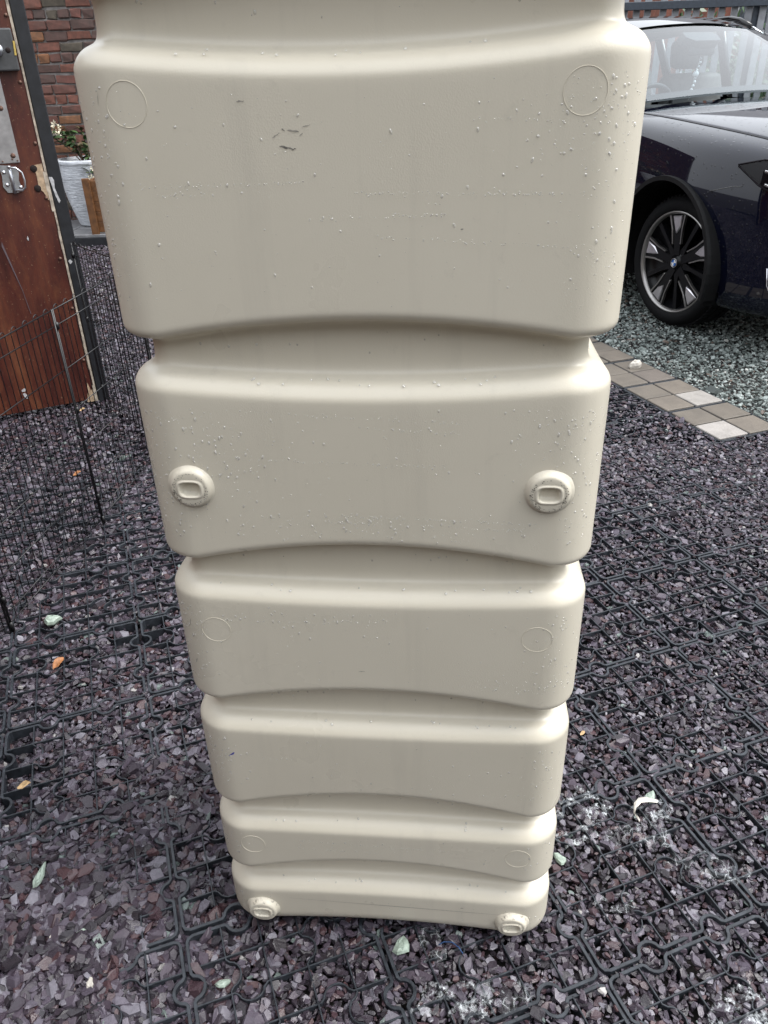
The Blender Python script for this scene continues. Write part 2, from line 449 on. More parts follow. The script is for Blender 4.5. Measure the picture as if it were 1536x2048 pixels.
def lathe(name, prof, mat, parent=None, n=32, axis='Z', smooth=True, cap=False):
    V, F = [], []
    for r, z in prof:
        for j in range(n):
            t = 2 * PI * j / n
            V.append((r * math.cos(t), r * math.sin(t), z) if axis == 'Z' else (r * math.cos(t), z, r * math.sin(t)))
    for i in range(len(prof) - 1):
        for j in range(n):
            F.append((i * n + j, i * n + (j + 1) % n, (i + 1) * n + (j + 1) % n, (i + 1) * n + j))
    if cap:
        F.append(tuple(range(n))[::-1]); F.append(tuple((len(prof) - 1) * n + j for j in range(n)))
    return link(name, mesh(name, V, F), mat, parent, smooth)

def vnoise(x, y, seed=0):
    """smooth 2-D value noise, vectorised, about -1..1"""
    xi, yi = np.floor(x).astype(np.int64), np.floor(y).astype(np.int64)
    fx, fy = x - xi, y - yi
    fx, fy = fx * fx * (3 - 2 * fx), fy * fy * (3 - 2 * fy)
    def h(a, b):
        n = (a * 374761393 + b * 668265263 + seed * 974634777) & 0x7fffffff
        n = ((n ^ (n >> 13)) * 1274126177) & 0x7fffffff
        return ((n ^ (n >> 16)) & 0xffff) / 32768.0 - 1.0
    return (h(xi, yi) * (1 - fx) + h(xi + 1, yi) * fx) * (1 - fy) + (h(xi, yi + 1) * (1 - fx) + h(xi + 1, yi + 1) * fx) * fy

# ------------------------------------------------------------------ the setting: ground, gravel grids
T = 0.35                                         # pitch of the gravel-grid tiles
TH = 0.3325
OX, OY = 1.0408 * T, 2.228 * T
EX, EY = np.array([math.cos(TH), math.sin(TH)]), np.array([-math.sin(TH), math.cos(TH)])
def lat(i, j): return np.array([OX, OY]) + T * (i * EX + j * EY)

bm = bmesh.new()
add_box(bm, (0, 100, -0.26), (500, 500, 0.44))
ground = bm_obj('ground', bm, 'soil')
ground['kind'] = 'structure'
ground['label'] = 'dark bed under the slate chippings and plastic gravel grids'

def tile_mesh(name, n=5, arcs=True, circles=True):
    V, F = [], []
    c = T / n
    def strip(pts, w, closed=False, z0=-0.036, z1=0.0):
        P = np.array(pts, float); k = len(P); b = len(V)
        for i in range(k):
            if closed: d = P[(i + 1) % k] - P[i - 1]
            else: d = P[min(i + 1, k - 1)] - P[max(i - 1, 0)]
            d = d / (np.linalg.norm(d) + 1e-9); nn = np.array([-d[1], d[0]]) * w / 2
            e = 0.0007
            for s, z, q in ((1, z0, 1), (1, z1 - e, 1), (1, z1, 1 - 2 * e / w), (-1, z1, 1 - 2 * e / w), (-1, z1 - e, 1), (-1, z0, 1)):
                p = P[i] + nn * s * q; V.append((p[0], p[1], z))
        for i in range(k if closed else k - 1):
            A, B = b + i * 6, b + ((i + 1) % k) * 6
            for j in range(5): F.append((A + j, A + j + 1, B + j + 1, B + j))
    off = 0.006
    def side(p0, d, nrm):
        L = T - 2 * off; out = []
        p0, d, nrm = map(np.array, (p0, d, nrm))
        rr = 0.012
        out.append(p0 + d * rr)
        if circles:
            for q in (1, n - 2):
                m = (q + 0.5) * c - off; r = 0.0215
                out.append(p0 + d * (m - r - 0.005)); out.append(p0 + d * (m - r - 0.001) + nrm * 0.003)
                for a in np.linspace(PI * 0.93, PI * 0.07, 9): out.append(p0 + d * (m + r * math.cos(a)) + nrm * (r * math.sin(a)))
                out.append(p0 + d * (m + r + 0.001) + nrm * 0.003); out.append(p0 + d * (m + r + 0.005))
        out.append(p0 + d * (L - rr))
        out.append(p0 + d * (L - rr * 0.3) + nrm * rr * 0.3)
        return out
    o, e = off, T - off
    pts = side((o, o), (1, 0), (0, 1)) + side((e, o), (0, 1), (-1, 0)) + side((e, e), (-1, 0), (0, -1)) + side((o, e), (0, -1), (1, 0))
    strip(pts, 0.0062, True)
    for ax in (0, 1):
        for k in range(1, n):
            P = [(k * c, off)]
            for j in range(n):
                y0, y1 = max(j * c, off), min((j + 1) * c, T - off)
                if arcs and j % 2 == 1 and (j // 2 + k + ax) % 2 == 0 and 0 < j < n - 1 + 1:
                    s = 1 if (k + ax) % 2 else -1; m = (y0 + y1) / 2; r = 0.024
                    P.append((k * c, m - r - 0.006))
                    for a in np.linspace(PI * 0.92, PI * 0.08, 8): P.append((k * c + s * r * 0.95 * math.sin(a), m + r * math.cos(a)))
                    P.append((k * c, m + r + 0.006))
                P.append((k * c, y1))
            if ax: P = [(q, p) for p, q in P]
            strip(P, 0.0030, z1=-0.0005 if ax else 0.0)
    return mesh(name, V, F)

tile_me = tile_mesh('grid_tile')
tile_me.materials.append(MAT['grid'])
pave_me = tile_mesh('paver_grid', 2, False, False)
pave_me.materials.append(MAT['grid'])
STRIP = [(5, j) for j in range(5, 14)]
def in_view(p, margin=0.5):
    return p[1] > 0.1 and abs(p[0]) < 0.52 * math.hypot(p[1], 1.41) + margin
TILES = []
for j in range(-2, 15):
    for i in range(-9, 9):
        p = lat(i + .5, j + .5)
        if (i, j) in STRIP or (i >= 6 and j >= 5) or i > 5 and j > 5: continue
        if p[1] > 5.4 or not in_view(p, 0.6): continue
        TILES.append((i, j))
tile_dz = {}
for (i, j) in TILES:
    o = bpy.data.objects.new('grid_tile', tile_me); COL.objects.link(o); o.parent = ground
    p = lat(i, j); dz = RNG.uniform(-0.0025, 0.0)
    o.location = (p[0], p[1], dz)
    o.rotation_euler = (RNG.uniform(-.003, .003), RNG.uniform(-.003, .003), TH + RNG.uniform(-.008, .008))
pv_pale = {(5, 5, 0, 0), (5, 6, 1, 0), (5, 9, 0, 1), (5, 11, 1, 1)}
s_ = T / 2
bm = bmesh.new(); add_box(bm, (0, 0, -0.017), (0.1545, 0.1545, 0.036), None, 0.003, 1)
pv_o = bm_obj('paver', bm, 'paver'); pv_me = pv_o.data; bpy.data.objects.remove(pv_o)
pv2_me = pv_me.copy(); pv2_me.materials.clear(); pv2_me.materials.append(MAT['granite'])
for (i, j) in STRIP:
    o = bpy.data.objects.new('paver_grid', pave_me); COL.objects.link(o); o.parent = ground
    p = lat(i, j); o.location = (p[0], p[1], -0.004); o.rotation_euler.z = TH
    for a in (0, 1):
        for b in (0, 1):
            o = bpy.data.objects.new('paver', pv2_me if (i, j, a, b) in pv_pale else pv_me); COL.objects.link(o); o.parent = ground
            p = lat(i + 0.265 + a * 0.47, j + 0.265 + b * 0.47)
            o.location = (p[0], p[1], RNG.uniform(-0.002, 0.001)); o.rotation_euler = (RNG.uniform(-.006, .006), RNG.uniform(-.006, .006), TH + RNG.uniform(-.01, .01))

# how full the cells are: level of the chippings' upper layer against the rib tops (z = 0)
def lat_of(x, y):
    dx, dy = x - OX, y - OY
    return (dx * EX[0] + dy * EX[1]) / T, (dx * EY[0] + dy * EY[1]) / T
def gauss(x, y, cx, cy, r): return np.exp(-((x - cx) ** 2 + (y - cy) ** 2) / (2 * r * r))
def fill(x, y):
    f = -0.0066 + 0.0040 * vnoise(x * 3.1, y * 3.1, 3) + 0.003 * vnoise(x * 9, y * 9, 5)
    f += 0.0045 * np.clip(vnoise(x * 1.7 + 4, y * 1.7, 8), 0, 1)
    f -= 0.0025 * np.clip((-.1 - x) / .2, 0, 1)
    f += 0.0115 * gauss(x, y, -0.66, 0.93, 0.11) + 0.012 * gauss(x, y, -0.50, 1.25, 0.06) + 0.010 * gauss(x, y, -0.40, 1.17, 0.045) + 0.006 * gauss(x, y, -0.78, 1.55, 0.12)
    f += 0.006 * np.clip((y - 2.6) / 1.2, 0, 1)
    f += 0.010 * np.clip((0.98 - y) / 0.1, 0, 1) * np.clip((-0.45 - x) / 0.1, 0, 1)
    return f
CELL_LOW = []
def low_cells(x, y):
    """extra depth of a few cells that have lost their chippings"""
    u, v = lat_of(x, y)
    cu, cv = np.floor(u * 5), np.floor(v * 5)
    d = np.zeros_like(x)
    for (a, b, dep) in ((-15, 14, .020), (-15, 13, .022), (-15, 11, .022), (-15, 12, .020), (-14, 12, .010), (-10, 19, .020), (-10, 18, .022), (-11, 19, .016), (-11, 18, .012), (1, 3, .006), (5, 8, .008)):
        d += dep * ((cu == a) & (cv == b))
    return d

def chips(name, X, Y, Z, size, mat, label, cat, tilt=0.33, flatness=0.21, z_extra=None):
    N = len(X); K = 6
    ang = (np.arange(K)[None] + RNG.uniform(-.36, .36, (N, K))) * 2 * PI / K
    rad = RNG.uniform(0.72, 1.12, (N, K))
    el = RNG.uniform(0.42, 0.86, N)
    a, b = size / 2, size / 2 * el
    th = size * RNG.uniform(flatness * .55, flatness * 1.45, N)
    bx, by = np.cos(ang) * rad * a[:, None], np.sin(ang) * rad * b[:, None]
    top = RNG.uniform(0.68, 0.97, (N, K))
    P = np.empty((N, 2 * K, 3))
    P[:, :K, 0], P[:, :K, 1], P[:, :K, 2] = bx, by, -th[:, None] / 2
    P[:, K:, 0], P[:, K:, 1] = bx * top, by * top
    P[:, K:, 2] = th[:, None] / 2 * (1 + RNG.uniform(-.7, .25, (N, K)))
    sh = RNG.uniform(-.25, .25, (N, 2, 1)) * size[:, None, None]
    P[:, K:, :2] += sh[:, :, 0][:, None, :] * 0.25
    yaw = RNG.uniform(0, 2 * PI, N)
    tx, ty = RNG.normal(0, tilt, N).clip(-1.1, 1.1), RNG.normal(0, tilt, N).clip(-1.1, 1.1)
    cz, sz = np.cos(yaw), np.sin(yaw)
    x, y, z = P[..., 0], P[..., 1], P[..., 2]
    c, s = np.cos(tx)[:, None], np.sin(tx)[:, None]; y, z = y * c - z * s, y * s + z * c
    c, s = np.cos(ty)[:, None], np.sin(ty)[:, None]; x, z = x * c + z * s, -x * s + z * c
    c, s = cz[:, None], sz[:, None]; x, y = x * c - y * s, x * s + y * c
    V = np.stack([x + X[:, None], y + Y[:, None], z + Z[:, None]], -1).reshape(-1, 3)
    k = np.arange(K); k1 = (k + 1) % K
    quad = np.stack([k, k1, K + k1, K + k], -1).reshape(-1)
    loops = np.concatenate([quad, K + k, k[::-1]])
    ltot = np.array([4] * K + [K, K]); lst = np.concatenate([[0], np.cumsum(ltot)[:-1]])
    nl = len(loops)
    me = bpy.data.meshes.new(name)
    me.vertices.add(len(V)); me.vertices.foreach_set('co', V.astype(np.float32).ravel())
    me.loops.add(nl * N); me.loops.foreach_set('vertex_index', (loops[None] + (np.arange(N) * 2 * K)[:, None]).astype(np.int32).ravel())
    me.polygons.add(len(ltot) * N)
    me.polygons.foreach_set('loop_start', (lst[None] + (np.arange(N) * nl)[:, None]).astype(np.int32).ravel())
    me.polygons.foreach_set('loop_total', np.tile(ltot, N).astype(np.int32))
    me.polygons.foreach_set('use_smooth', np.zeros(len(ltot) * N, bool))
    me.update(calc_edges=True)
    o = link(name, me, mat)
    return tag(o, label, cat, kind='stuff')

def scatter(x0, x1, y0, y1, pitch):
    nx, ny = int((x1 - x0) / pitch), int((y1 - y0) / pitch)
    gx, gy = np.meshgrid(np.arange(nx), np.arange(ny))
    x = x0 + (gx.ravel() + RNG.uniform(0, 1, nx * ny)) * pitch; y = y0 + (gy.ravel() + RNG.uniform(0, 1, nx * ny)) * pitch
    keep = np.abs(x) < 0.52 * np.hypot(y, 1.41) + 0.12 + 0.05 * y
    return x[keep], y[keep]
def is_pale(x, y):
    u, v = lat_of(x, y)
    e = 0.02 * vnoise(x * 8, y * 8, 21)
    return (u > 5.97 + e) & (v > 4.98 + e)
def is_strip(x, y):
    u, v = lat_of(x, y)
    return (u > 4.99) & (u < 6.01) & (v > 4.99)

XS, YS, ZS, SS = [], [], [], []
for (y0, y1, pitch, layers, mul) in ((0.30, 1.7, 0.0115, 2, 1.0), (1.7, 3.0, 0.0135, 2, 1.12), (3.0, 5.2, 0.0185, 1, 1.25), (5.2, 8.2, 0.030, 1, 1.6)):
    for ly in range(layers):
        x, y = scatter(-7, 7, y0, y1, pitch * (1.25 if ly else 1.0) if layers == 2 else pitch)
        k = ~(is_pale(x, y) | is_strip(x, y)); x, y = x[k], y[k]
        left = np.clip((0.25 - x) / 0.6, 0, 1)
        sz = (0.0160 + 0.0048 * left) * np.exp(RNG.normal(0, 0.34, len(x))) * mul
        sz = sz * (1 + 0.32 * np.clip((1.45 - y) / .5, 0, 1) * np.clip((-.2 - x) / .25, 0, 1))
        sz = np.clip(sz, 0.007, 0.055)
        f = fill(x, y) - low_cells(x, y)
        big = RNG.uniform(0, 1, len(x)) < 0.012
        sz = np.where(big & (y < 3), np.clip(sz * 1.7, 0.02, 0.055), sz)
        z = f - (0.0065 if ly == 0 and layers == 2 else 0.0025) + RNG.normal(0, 0.0030, len(x))
        z = np.where(low_cells(x, y) > 0.012, np.minimum(z, -0.02), z)
        XS.append(x); YS.append(y); ZS.append(z); SS.append(sz)
X, Y, Z, S = map(np.concatenate, (XS, YS, ZS, SS))
chips('slate_gravel', X, Y, Z, S, 'slate', 'damp purple slate chippings filling the black plastic ground grids', 'gravel')
print('slate chips', len(X))
XS, YS, ZS, SS = [], [], [], []
for (y0, y1, pitch, mul) in ((1.5, 5.2, 0.0175, 1.0), (5.2, 9.3, 0.033, 1.5)):
    x, y = scatter(0.3, 9, y0, y1, pitch)
    k = is_pale(x, y); x, y = x[k], y[k]
    sz = 0.0205 * np.exp(RNG.normal(0, 0.33, len(x))) * mul
    XS.append(x); YS.append(y); ZS.append(-0.008 + RNG.normal(0, .0045, len(x))); SS.append(sz)
X, Y, Z, S = map(np.concatenate, (XS, YS, ZS, SS))
chips('pale_gravel', X, Y, Z, S, 'pale_slate', 'pale grey green chippings spread under the parked car', 'gravel', flatness=0.26)
print('pale chips', len(X))

# ------------------------------------------------------------------ old brick wall, step, planter (back left)
WALL_Y = 9.1
COURSE, BL = 0.0925, 0.238
wall = thing('brick_wall', 'old weathered red and brown brick wall behind the white planter', 'wall', (0, WALL_Y, 0))
box('mortar', (-2.8, 0.109, 1.6), (7.5, 0.21, 3.2), 'mortar', wall)
brick_mes = []
for q in range(8):
    bm = bmesh.new()
    L = BL - 0.014 if q < 5 else BL / 2 - 0.014
    add_box(bm, (0, 0.034, 0), (L, 0.09, COURSE - 0.016), None, 0.007, 1)
    for v in bm.verts:
        if v.co.y < 0.02: v.co += Vector((random.uniform(-.011, .011), random.uniform(-.007, .006), random.uniform(-.0075, .0075)))
    o = bm_obj('brick', bm, 'brick'); brick_mes.append(o.data); bpy.data.objects.remove(o)
rest = bmesh.new()
nb = 0
for row in range(36):
    z = 0.02 + (row + 0.5) * COURSE
    x = -6.5 + random.uniform(0, 0.2) + (BL / 2 if row % 2 else 0)
    while x < 0.9:
        half = (row % 4 == 1) or random.random() < 0.12
        w = BL / 2 if half else BL
        xc = x + w / 2
        vis = -4.15 < xc < -2.45 and z < 2.45
        if vis and nb < 298:
            o = bpy.data.objects.new('brick', random.choice(brick_mes[5:] if half else brick_mes[:5])); COL.objects.link(o); o.parent = wall
            o.location = (xc, 0.0 + random.uniform(-.006, .006), z + random.uniform(-.004, .004)); o.rotation_euler = (random.uniform(-.02, .02), random.uniform(-.018, .018), random.uniform(-.02, .02))
            nb += 1
        else:
            add_box(rest, (xc, 0.03 + random.uniform(-.005, .005), z), (w - .014, .09, COURSE - .015))
        x += w
bo = bm_obj('brickwork', rest, 'old_brickwork', wall); bo['kind'] = 'stuff'

step = thing('paved_step', 'low grey paved step edged in black at the foot of the brick wall', 'step', (0, 8.0, 0))
box('riser', (-3.0, 0.03, 0.03), (6.4, 0.05, 0.09), 'black_paint', step)
box('base', (-3.0, 0.56, 0.02), (6.4, 1.0, 0.11), 'soil', step)
for k in range(14):
    for r in range(2):
        box('slab', (-6.0 + k * 0.45 + 0.22 * r, 0.28 + r * 0.5, 0.09), (0.442, 0.49, 0.03), 'slab', step, random.uniform(-.004, .004), 0.004)

PX, PY = -2.90, 8.70
pot = thing('planter', 'tall tapering white planter with rippled sides on the grey step', 'plant pot', (PX, PY, 0.105))
prof = [(0.0, 0.0), (0.19, 0.0), (0.21, 0.012)]
for k in range(61):
    q = k / 60; r = 0.21 + (0.315 - 0.21) * (1 - (1 - q) ** 1.9)
    prof.append((r + 0.005 * (k % 2) * random.uniform(.6, 1.2), 0.015 + 0.58 * q))
lathe('pot_wall', prof, 'pot', pot, 48)
lathe('rim', [(0.312, 0.585), (0.326, 0.597), (0.328, 0.625), (0.318, 0.64), (0.296, 0.638), (0.288, 0.60), (0.285, 0.52)], 'pot', pot, 48)
lathe('compost', [(0.0, 0.585), (0.15, 0.59), (0.29, 0.58)], 'compost', pot, 24)
plant = thing('shrub', 'small leafy shrub with cream flowers growing in the white planter', 'plant', (PX, PY, 0.68))
lv, lf = [], []
for k in range(7):
    q = k / 6; w = 0.026 * math.sin(PI * min(1, q * 0.93 + 0.07)) ** 0.8
    lv += [(-w, q * 0.095, 0.004 + 0.010 * math.sin(q * PI)), (0, q * 0.095, 0.012 * math.sin(q * PI)), (w, q * 0.095, 0.004 + 0.010 * math.sin(q * PI))]
for k in range(6): lf += [(3 * k, 3 * k + 1, 3 * k + 4, 3 * k + 3), (3 * k + 1, 3 * k + 2, 3 * k + 5, 3 * k + 4)]
leaf_me = mesh('leaf', lv, lf); leaf_me.materials.append(MAT['leaf'])
fv, ff = [], []
for k in range(6):
    a = k * PI / 3; b = len(fv)
    for (r, w, z) in ((0.004, 0.0, 0), (0.025, 0.010, 0.016), (0.042, 0.0, 0.022), (0.025, -0.010, 0.016)):
        fv.append((r * math.cos(a) - w * math.sin(a), r * math.sin(a) + w * math.cos(a), z))
    ff.append((b, b + 1, b + 2, b + 3))
flower_me = mesh('flower', fv, ff); flower_me.materials.append(MAT['petal'])
stems = []
for k in range(17):
    a = random.uniform(0, 2 * PI); r1 = random.uniform(.14, .40)
    h = random.uniform(.10, .33)
    if k < 4: a, r1, h = PI + random.uniform(-.5, .5), random.uniform(.24, .40), random.uniform(.20, .34)
    if 4 <= k < 7: a, r1, h = -PI / 2 + random.uniform(-.5, .5), random.uniform(.33, .38), random.uniform(-.22, -.05)
    p0 = Vector((math.cos(a) * .06, math.sin(a) * .06, 0)); p2 = Vector((math.cos(a) * r1, math.sin(a) * r1, h))
    p1 = (p0 + p2) / 2 + Vector((0, 0, .10 + (0.2 if h < 0 else 0)))
    pts = [p0 * (1 - q) ** 2 + p1 * 2 * q * (1 - q) + p2 * q * q for q in [i / 7 for i in range(8)]]
    tube('stem', pts, 0.005, 'stem', plant, 5, taper=[1 - .08 * i for i in range(8)])
    for i in range(2, 8):
        for sgn in (-1, 1):
            o = bpy.data.objects.new('leaf', leaf_me); COL.objects.link(o); o.parent = plant
            o.location = pts[i]; o.rotation_euler = (random.uniform(-.5, .7), random.uniform(-.5, .5), random.uniform(0, 2 * PI)); o.scale = [random.uniform(.55, 1.1)] * 3
    if k < 7 or k % 3 == 0:
        for _ in range(3):
            o = bpy.data.objects.new('flower', flower_me); COL.objects.link(o); o.parent = plant
            o.location = pts[7] + Vector((random.uniform(-.05, .05), random.uniform(-.04, .04), random.uniform(-.03, .05))); o.rotation_euler = (random.uniform(.3, 1.4), random.uniform(-.6, .6), random.uniform(0, 6)); o.scale = [random.uniform(.7, 1.2)] * 3
wb = thing('timber_planter', 'brown stained timber trough standing beside the white planter', 'planter', (-2.74, 8.24, 0.105), (0, 0, 0.05))
for q in range(5): box('board', (0.30, -0.16, 0.06 + q * 0.095), (0.66, 0.022, 0.092), 'oak', wb, None, 0.003)
for q in range(5): box('board', (-0.022, 0.0, 0.06 + q * 0.095), (0.022, 0.30, 0.092), 'oak', wb, None, 0.003)
for q in range(2): box('post', (-0.03 + q * 0.66, -0.185, 0.25), (0.07, 0.03, 0.52), 'oak', wb, None, 0.004)

unseen_house = thing('house', 'rendered house facing the front of the tank across the yard', 'house', (-1.5, -5.2, 0))  # unseen building, added to keep sky light off the tank front
box('house_wall', (0, -3.0, 2.25), (13.0, 6.0, 4.5), 'house_render', unseen_house)
bm = bmesh.new()
rv = [bm.verts.new(v) for v in ((-6.8, .35, 4.5), (6.8, .35, 4.5), (6.8, -6.3, 4.5), (-6.8, -6.3, 4.5), (-6.8, -3, 6.6), (6.8, -3, 6.6))]
for f in ((0, 1, 5, 4), (2, 3, 4, 5), (0, 4, 3), (1, 2, 5), (0, 3, 2, 1)): bm.faces.new([rv[i] for i in f])
bm_obj('roof', bm, 'roof_slate', unseen_house)
for (x, z) in ((-4.2, 1.5), (-1.2, 1.5), (3.8, 1.5), (-4.2, 3.6), (0, 3.6), (3.8, 3.6)):
    fo = box('window', (x, .03, z), (1.5, .08, 1.25), 'white_frame', unseen_house); box('pane', (x, .075, z), (1.34, .02, 1.1), 'far_glass', fo)
fo = box('door', (1.4, .03, 1.05), (.95, .08, 2.1), 'white_frame', unseen_house)

gw = thing('garden_wall', 'tall dark brick garden wall running along the left side of the yard', 'wall', (-2.5, 0.6, 0), (0, 0, math.radians(88)))  # added beyond the view to darken the left of the yard
box('brickwork', (0, 0, 1.35), (5.4, .22, 2.7), 'old_brickwork', gw)
for k in range(12): box('coping_stone', (-2.48 + k * .45, 0, 2.74), (.442, .30, .07), 'slab', gw, None, .006)

# ------------------------------------------------------------------ wooden door with its black frame (left)
DP = np.array([-1.4303, 3.7017]); DQ = np.array([-1.8452, 3.4968])
dd = (DP - DQ) / np.linalg.norm(DP - DQ); DANG = math.atan2(dd[1], dd[0])
door = thing('wooden_door', 'weathered reddish brown wooden door with steel handle and plate', 'door', (DP[0], DP[1], 0.012), (0, 0, DANG))
# local x: 0 at the right edge, negative to the left; front face at y = 0 (towards -y)
box('door_panel', (-0.455, 0.021, 0.99), (0.90, 0.04, 1.96), 'wood', door, None, 0.002)
bm = bmesh.new()
for k in range(24):
    z0 = k * 1.97 / 24; w = random.uniform(.007, .011) + (0.006 if 10 < k < 13 or k == 0 else 0)
    add_box(bm, (-w / 2 + 0.001, 0.0195, z0 + 1.97 / 48), (w, 0.0445 + random.uniform(-.001, .001), 1.97 / 24 - 0.0004))
bm_obj('edge_lipping', bm, 'door_edge', door)
def patch(name, pts, y, th, mat, parent):
    bm = bmesh.new()
    f = bm.faces.new([bm.verts.new((x, y, z)) for x, z in pts])
    r = bmesh.ops.extrude_face_region(bm, geom=[f])
    bmesh.ops.translate(bm, vec=(0, th, 0), verts=[v for v in r['geom'] if isinstance(v, bmesh.types.BMVert)])
    return bm_obj(name, bm, mat, parent)
patch('split_wood', [(-.046, 1.095), (-.012, 1.10), (-.011, .965), (-.018, .95), (-.03, .985), (-.046, 1.0), (-.044, 1.05)], -0.0012, 0.004, 'raw_wood', door)
patch('split_wood', [(-.05, .0), (-.011, .0), (-.011, .075), (-.022, .055), (-.032, .10), (-.04, .05)], -0.0012, 0.004, 'raw_wood', door)
patch('split_wood', [(-.016, .19), (-.0115, .17), (-.0115, .30), (-.014, .27)], -0.0012, 0.004, 'raw_wood', door)
for (x, z) in ((-.049, 1.082), (-.051, 1.002)):
    o = lathe('keyhole', [(0.0, -0.0022), (0.013, -0.0022), (0.0145, -0.001), (0.0145, 0.004)], 'hole', door, 20, 'Y'); o.location = (x, 0, z)
sc_me = None
def screw(x, y, z, parent, r=0.0075, mat='rust'):
    o = lathe('screw', [(0.0, -0.0045), (r * .55, -0.004), (r, -0.0015), (r, 0.002)], mat, parent, 12, 'Y'); o.location = (x, y, z)
for z in (1.645, 1.41, 1.18, .96, .70, .47, .215): screw(-.0225 + random.uniform(-.003, .003), 0, z, door)
latch = box('latch_case', (-.071, -0.016, 1.525), (0.11, 0.034, 0.15), 'latch', door, None, 0.006, 2)
o = lathe('latch_knob', [(0.0, -0.028), (0.019, -0.026), (0.023, -0.012), (0.023, 0.0)], 'zinc', latch, 20, 'Y'); o.location = (-.085, -0.034, 1.525)
o = lathe('latch_hole', [(0.0, -0.001), (0.010, -0.001), (0.011, 0.002)], 'hole', latch, 16, 'Y'); o.location = (-.045, -0.033, 1.523)
box('latch_insert', (-.018, -0.034, 1.53), (0.007, 0.004, 0.05), 'yellow', latch, Matrix.Rotation(0.08, 4, 'Y'))
plate = box('metal_plate', (-.20, -0.002, 1.285), (0.205, 0.003, 0.35), 'steel', door, None, 0.001)
for (x, z) in ((-.125, 1.125), (-.106, 1.118), (-.165, 1.118), (-.20, 1.20), (-.108, 1.45)): screw(x, -.0035, z, plate, 0.0035, 'rust')
for (x, z) in ((-.122, 1.318), (-.119, 1.138)): screw(x, -.0035, z, plate, 0.010, 'rust')
handle = thing('chest_handle', '', ''); handle.parent = door
for k in ('label', 'category', 'kind'):
    if k in handle: del handle[k]
patch('handle_plate', [(-.185, 1.105), (-.145, 1.10), (-.135, 1.095), (-.120, 1.095), (-.112, 1.07), (-.120, 1.04), (-.112, 1.0), (-.135, .992), (-.175, .995), (-.188, 1.02), (-.182, 1.06)], -0.0035, 0.003, 'zinc', handle)
tube('handle_bail', [(-.150, -.006, 1.092), (-.150, -.016, 1.095), (-.12, -.022, 1.090), (-.102, -.024, 1.072), (-.098, -.024, 1.04), (-.102, -.022, 1.012), (-.115, -.016, 1.0), (-.150, -.006, 1.0)], 0.0042, 'zinc', handle, 8)
tube('handle_spindle', [(-.147, -.007, 1.10), (-.147, -.007, .99)], 0.0075, 'zinc', handle, 10)
for (x, z) in ((-.172, 1.075), (-.170, 1.025), (-.118, 1.012)): screw(x, -.004, z, handle, 0.008, 'chrome')
patch('paint_splash', [(-.335, .118), (-.322, .126), (-.312, .122), (-.318, .112), (-.330, .110)], -0.0012, 0.002, 'white_flake', door)
patch('paint_splash', [(-.332, .100), (-.322, .104), (-.310, .085), (-.314, .072), (-.326, .078)], -0.0012, 0.002, 'white_flake', door)
patch('paint_splash', [(-.145, .80), (-.139, .812), (-.137, .80), (-.14, .79)], -0.0008, 0.0015, 'white_flake', door)
patch('scratch', [(-.255, .78), (-.250, .80), (-.215, .58), (-.205, .47), (-.2075, .47), (-.2175, .58)], -0.0005, 0.0012, 'scratch', door)
post = thing('gate_post', 'black painted post beside the right edge of the wooden door', 'post', (DP[0], DP[1], -0.02), (0, 0, DANG))
box('post_body', (0.031, 0.040, 1.25), (0.056, 0.06, 2.5), 'black_paint', post, None, 0.004)
patch('flaking_paint', [(.004, 1.075), (.018, 1.075), (.024, 1.06), (.020, 1.03), (.026, 1.0), (.032, .975), (.024, .965), (.015, 1.0), (.010, 1.04)], 0.0085, 0.003, 'white_flake', post)
patch('flaking_paint', [(.008, .715), (.018, .722), (.026, .71), (.014, .70)], 0.0085, 0.003, 'white_flake', post)

